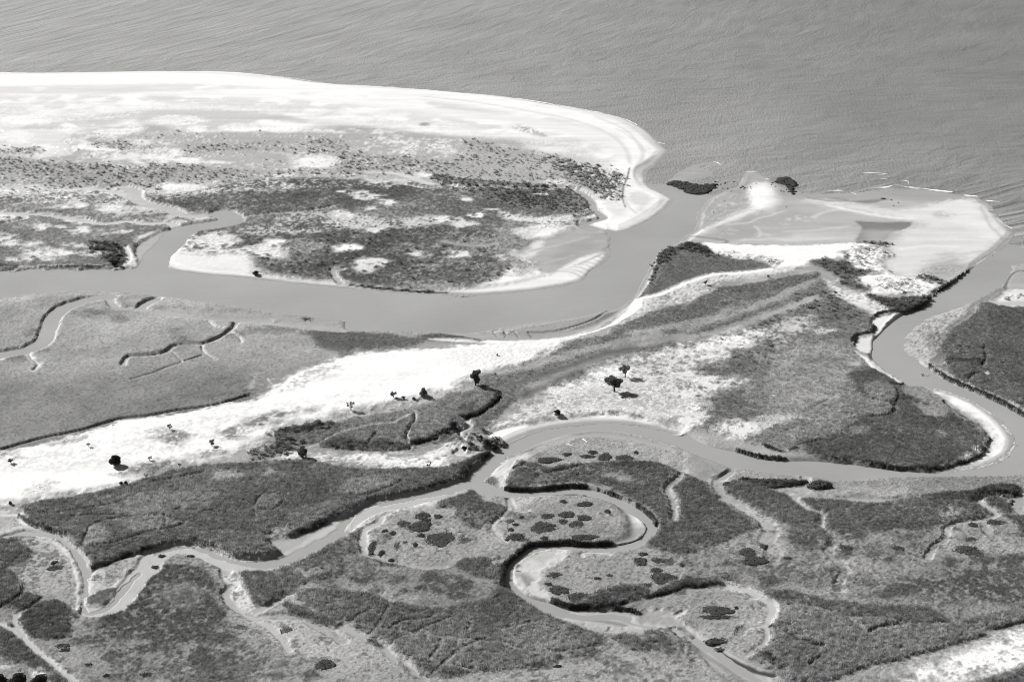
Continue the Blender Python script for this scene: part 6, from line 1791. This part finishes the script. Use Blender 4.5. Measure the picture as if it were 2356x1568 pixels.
# crowns cut by the lower left corner
make_tree('tree', 'Q', 370, 1760, 48, 42, 'round', 'black full tree at the lower left corner, the largest of the three', 'tree', M_bush, 30, None, .1, 3000, .30)
make_tree('tree', 'Q', 30, 1660, 34, 28, 'round', 'black tree cut by the left edge in the lower left corner', 'tree', M_bush, 31, None, .1, 1500, .30)
make_tree('tree', 'Q', 760, 1700, 44, 30, 'round', 'glinting black tree right of the largest one in the lower left corner', 'tree', M_bush, 32, None, .1, 1400, .30)


# shrubs on bank edges that stand out singly
def bank_bush(tile, x, y, w, h, lab, seed):
    make_tree('bush', tile, x, y, w * .72, h * .75, 'round', lab, 'bush', M_bush, seed, 'dark bushes hanging over creek banks', 0, 420, .3)


for n_, (tl, x, y, w, h, lab) in enumerate([
    ('E', 770, 1222, 34, 17, 'dark bush on the knob left of the small creek'), ('E', 725, 1270, 26, 12, 'dark bush under the knob on the small creek'),
    ('E', 960, 1300, 18, 10, 'dark bush on the spur right of the small creek'), ('E', 1050, 1372, 30, 18, 'dark bush at the creek mouth where it meets the wide river'),
    ('E', 1000, 1352, 22, 12, 'dark bush left of the one at the creek mouth'), ('E', 845, 1362, 18, 10, 'dark bush at the sandy loop of the small creek'),
    ('F', 2080, 1205, 16, 9, 'dark bush on the inner edge of the sickle sand bar'),
    ('C', 1700, 1195, 18, 12, 'dark bush at the corner of the white shelf above the river'),
    ('D', 780, 92, 26, 10, 'dark bush at the corner where the island creek joins the river'),
    ('D', 1765, 165, 24, 12, 'dark bush at the left end of the scrub on the island shore'),
]):
    bank_bush(tl, x, y, w, h, lab, 50 + n_)


# ------------------------------------------------------------------ peat outcrops in the inlet
def peat_mesh(w, d, h, seed):
    r = random.Random(seed)
    n = 9
    co, f4, f3 = [], [], []
    rr = [1 + r.uniform(-.25, .25) for _ in range(n)]
    for (s, z) in ((1.1, -.4), (1, h * .55), (.75, h), ):
        for j in range(n):
            a = 6.2832 * j / n
            co.append((w * s * rr[j] * math.cos(a), d * s * rr[j] * math.sin(a), z * (1 + r.uniform(-.15, .15))))
    co.append((0, 0, h * 1.02))
    for i in range(2):
        for j in range(n):
            q = (j + 1) % n
            f4.append((i * n + j, i * n + q, (i + 1) * n + q, (i + 1) * n + j))
    for j in range(n):
        f3.append((2 * n + j, 2 * n + (j + 1) % n, 3 * n))
    return co, f4, f3


def peat_bank(name, s, count, label, seed, wr=(.8, 2.4)):
    """a crowd of peat blocks that reads as one mass"""
    q = smooth_line(P(s), True)
    M = inside(q)
    jv, iu = np.nonzero(M)
    r = random.Random(seed)
    co, f4, f3 = [], [], []
    for i in range(count):
        k2 = r.randrange(len(jv))
        x, y = world(gu[iu[k2]], gv[jv[k2]])
        c, a, b = peat_mesh(r.uniform(*wr), r.uniform(*wr), r.uniform(.35, .8), seed * 1000 + i)
        o = len(co)
        co += [(p[0] + x, p[1] + y, p[2]) for p in c]
        f4 += [tuple(v + o for v in t) for t in a]
        f3 += [tuple(v + o for v in t) for t in b]
    link(name, raw_mesh(name, co, faces4=f4, faces3=f3), M_peat, kind='stuff', label=label)


peat_bank('peat_bank', "K 200,392 300,372 420,385 520,410 640,412 760,405 750,450 680,500 600,520 540,528 450,505 380,465 300,430", 420, 'black wedge of broken peat blocks lying in the inlet mouth', 3)
peat_bank('peat_bank', "K 1490,375 1560,325 1640,335 1700,370 1715,410 1690,440 1700,510 1680,525 1650,480 1640,430 1560,400", 150, 'smaller black patch of peat blocks at the surf line', 4)
SING = [(770, 393, 26), (800, 400, 14), (885, 408, 20), (880, 420, 12), (828, 428, 12), (855, 470, 13), (910, 462, 22), (955, 484, 9), (990, 396, 18), (1090, 430, 26), (1065, 445, 24), (1115, 450, 22), (1105, 465, 14), (1145, 445, 8),
        (1185, 440, 14), (1190, 455, 12), (1250, 396, 15), (1440, 388, 22), (1430, 410, 14), (1475, 432, 10), (1545, 485, 16), (1575, 490, 14), (1605, 470, 12), (1795, 502, 9), (760, 465, 16), (800, 442, 8), (795, 468, 7),
        (680, 510, 9), (730, 480, 14), (770, 582, 6), (880, 604, 6), (1605, 670, 8), (748, 735, 6)]
ORD = ('first second third fourth fifth sixth seventh eighth ninth tenth eleventh twelfth thirteenth fourteenth fifteenth sixteenth seventeenth eighteenth '
       'nineteenth twentieth twenty-first twenty-second twenty-third twenty-fourth twenty-fifth').split()
SING.sort()
LEFT = [q for q in SING if q[0] < 1220]
RIGHT = [q for q in SING if q[0] >= 1220]
for row, txt, gr in ((LEFT, '%s small dark peat block counting rightwards from the black wedge', 'loose peat blocks right of the wedge'),
                     (RIGHT, '%s small dark peat block from the left round the surf line patch', 'loose peat blocks round the surf patch')):
    for n_, (x, y, w) in enumerate(row):
        (wx, wy, wz), pm, mr = spot('K', x, y)
        c, a, b = peat_mesh(w * .5 * .1953 / pm, w * .5 * .1953 / pm * 1.1, .5, 900 + n_ + int(x))
        link('peat_block', raw_mesh('peat_block', c, faces4=a, faces3=b), M_peat, loc=(wx, wy, max(wz, 0) - .05), cat='peat block', label=txt % ORD[n_], group=gr)
for n_, (x, y, w, lb) in enumerate([(1385, 508, 34, 'dark peat lump in the shallow trough behind the surf'), (1440, 518, 14, 'small dark lump right of the peat lump in the trough'), (1455, 556, 9, 'tiny dark lump on the pale flat below the trough'), (1490, 537, 8, 'tiny dark lump farthest right by the trough')]):
    (wx, wy, wz), pm, mr = spot('C', x, y)
    c, a, b = peat_mesh(w * .5 * .3335 / pm, w * .4 * .3335 / pm, .4, 960 + n_)
    link('peat_block', raw_mesh('peat_block', c, faces4=a, faces3=b), M_peat, loc=(wx, wy, max(wz, 0) - .05), cat='peat block', label=lb)

# dead brush standing in the river shallows
for tl, x, y, w, h, lab, sd in (('D', 2110, 478, 34, 6, 'thin dead brush standing in the shallows of the wide river', 71), ('F', 1670, 705, 26, 7, 'dark weedy tuft sticking out of the river bend', 72)):
    make_tree('dead_brush', tl, x, y, w, h, 'open', lab, 'brush', M_leaf, sd, None, 0, 70 if sd == 71 else 260, .22)


# ------------------------------------------------------------------ driftwood
def driftwood(tile, a, b, rad, label, forks=2, seed=1):
    (x0, y0, z0), pm, mr = spot(tile, *a)
    (x1, y1, z1), _, _ = spot(tile, *b)
    r = random.Random(seed)
    d = Vector((x1 - x0, y1 - y0, 0))
    co, f4 = [], []
    tube(co, f4, [(0, 0, 0), tuple(d * .5 + Vector((0, 0, .15))), tuple(d + Vector((0, 0, .1)))], [rad * 1.3, rad, rad * .4], 7)
    root = link('driftwood_log', raw_mesh('driftwood_log', co, faces4=f4), M_wood, loc=(x0, y0, max(z0, z1) + rad * .6), label=label, cat='driftwood')
    for i in range(forks):
        co, f4 = [], []
        p = d * (.75 + .2 * i)
        e = p + Vector((d.y, -d.x, 0)).normalized() * d.length * r.uniform(.25, .4) * (1 if i % 2 else -1) + d * .1
        tube(co, f4, [tuple(p), tuple(p.lerp(e, .5) + Vector((0, 0, .3))), tuple(e)], [rad * .5, rad * .35, rad * .15], 5)
        link('branch', raw_mesh('branch', co, faces4=f4), M_wood, parent=root)


driftwood('T', (1565, 1050), (1618, 1090), .20, 'long white forked driftwood log on the flat under the river bend', 3, 1)
driftwood('T', (1375, 1105), (1440, 1135), .16, 'straight white log left of the forked one on the flat', 0, 2)
driftwood('H', (1200, 800), (1232, 804), .18, 'short pale log lying on the white point bar of the lower loop', 1, 3)
driftwood('L', (1510, 1098), (1528, 1118), .14, 'small white log at the upper edge of the dark reed marsh', 0, 4)
driftwood('T', (1835, 1135), (1890, 1130), .13, 'broken pale branch right of the forked log on the flat', 1, 5)
driftwood('T', (2010, 1080), (2030, 1084), .14, 'tiny pale stick by the water under the wide bend', 0, 6)
driftwood('T', (1905, 1106), (1930, 1112), .22, 'stubby bright log between the forked log and the tiny stick', 0, 7)
driftwood('D', (775, 1208), (790, 1208), .22, 'white scrap of wood in the drain beside the sand ridge', 0, 8)
driftwood('A', (692, 1286), (712, 1288), .40, 'small white stranded plank in the island marsh', 0, 9)


# ------------------------------------------------------------------ breaking surf
def foam(s, w, seed, breaks=.35):
    q = smooth_line(P(s), False)
    x, y = world(q[:, 0], q[:, 1])
    # resample every 1.5 m
    dd = np.concatenate([[0], np.cumsum(np.hypot(np.diff(x), np.diff(y)))])
    n = max(4, int(dd[-1] / 1.5))
    t = np.linspace(0, dd[-1], n)
    x, y = np.interp(t, dd, x), np.interp(t, dd, y)
    wig = (fbm(x, y, 7, 3, seed) - .5) * 3
    y = y + wig
    wid = w * .45 * np.clip((fbm(x, y, 9, 3, seed + 3) - breaks) * 3.2, 0, 1.6) * np.sin(np.linspace(.12, math.pi - .12, n)) ** .4
    co, f4 = [], []
    for i in range(n):
        co += [(x[i], y[i] - wid[i], .03), (x[i], y[i] - wid[i] * .2, .16), (x[i], y[i] + wid[i], .03)]
    for i in range(n - 1):
        if wid[i] + wid[i + 1] > .02:
            b = 3 * i
            f4 += [(b, b + 3, b + 4, b + 1), (b + 1, b + 4, b + 5, b + 2)]
    return co, f4


FO = [("B -100,236 300,256 600,277 900,304 1200,333 1500,384 1800,437 1950,476 2040,517", .7, .2), ("A 1400,150 1900,181 2200,224 2356,241", .6, .3), ("A -400,160 400,158 1200,147", .5, .35),
      ("A -600,158 0,157 100,156 190,154", 1.6, .2), ("A 1050,147 1200,147 1400,152", 1.2, .3), ("B 0,240 200,247 400,261", 1.1, .4), ("B 560,272 900,302 1000,306", 1.2, .35), ("B 1200,331 1500,380 1800,434", 1.3, .35),
      ("B 1840,445 1950,475 2040,515", 1.8, .3), ("B 2170,634 2230,648", .8, .2),
      ("C 440,322 515,322", 1.6, .1), ("C 530,360 600,375", 1.6, .1), ("C 215,256 240,258 262,275", 1.2, .2),
      ("C 1000,453 1110,450", 1.8, .05), ("C 1280,440 1400,430 1480,410 1560,425", 1.8, .3), ("C 1560,425 1700,445 1860,460", 2.2, .2), ("C 1940,485 2040,494", 1.6, .1), ("C 2090,520 2190,530", 1.5, .2),
      ("C 2195,680 2275,712", 1.4, .1), ("C 1120,340 1300,330 1400,335", 1.2, .42), ("C 1260,345 1300,345 1440,335 1500,350", 1.4, .4), ("C 1370,370 1560,390", 1.2, .48), ("C 1350,430 1500,420 1620,440 1700,452", 1.3, .45),
      ("C 1490,400 1550,380 1560,410", 1.5, .3), ("C 900,468 1000,470", 1.0, .5), ("C 1100,478 1160,462 1200,480", 1.0, .45), ("C 0,805 90,812 200,820", 1.0, .1)]
fco, ff = [], []
for n_, (s, w, br) in enumerate(FO):
    c, f = foam(s, w, 80 + n_, br)
    o = len(fco)
    fco += c
    ff += [tuple(v + o for v in t) for t in f]
link('surf_foam', raw_mesh('surf_foam', fco, faces4=ff), M_foam, kind='stuff', label='thin broken white foam lines along the beach and the shoals')
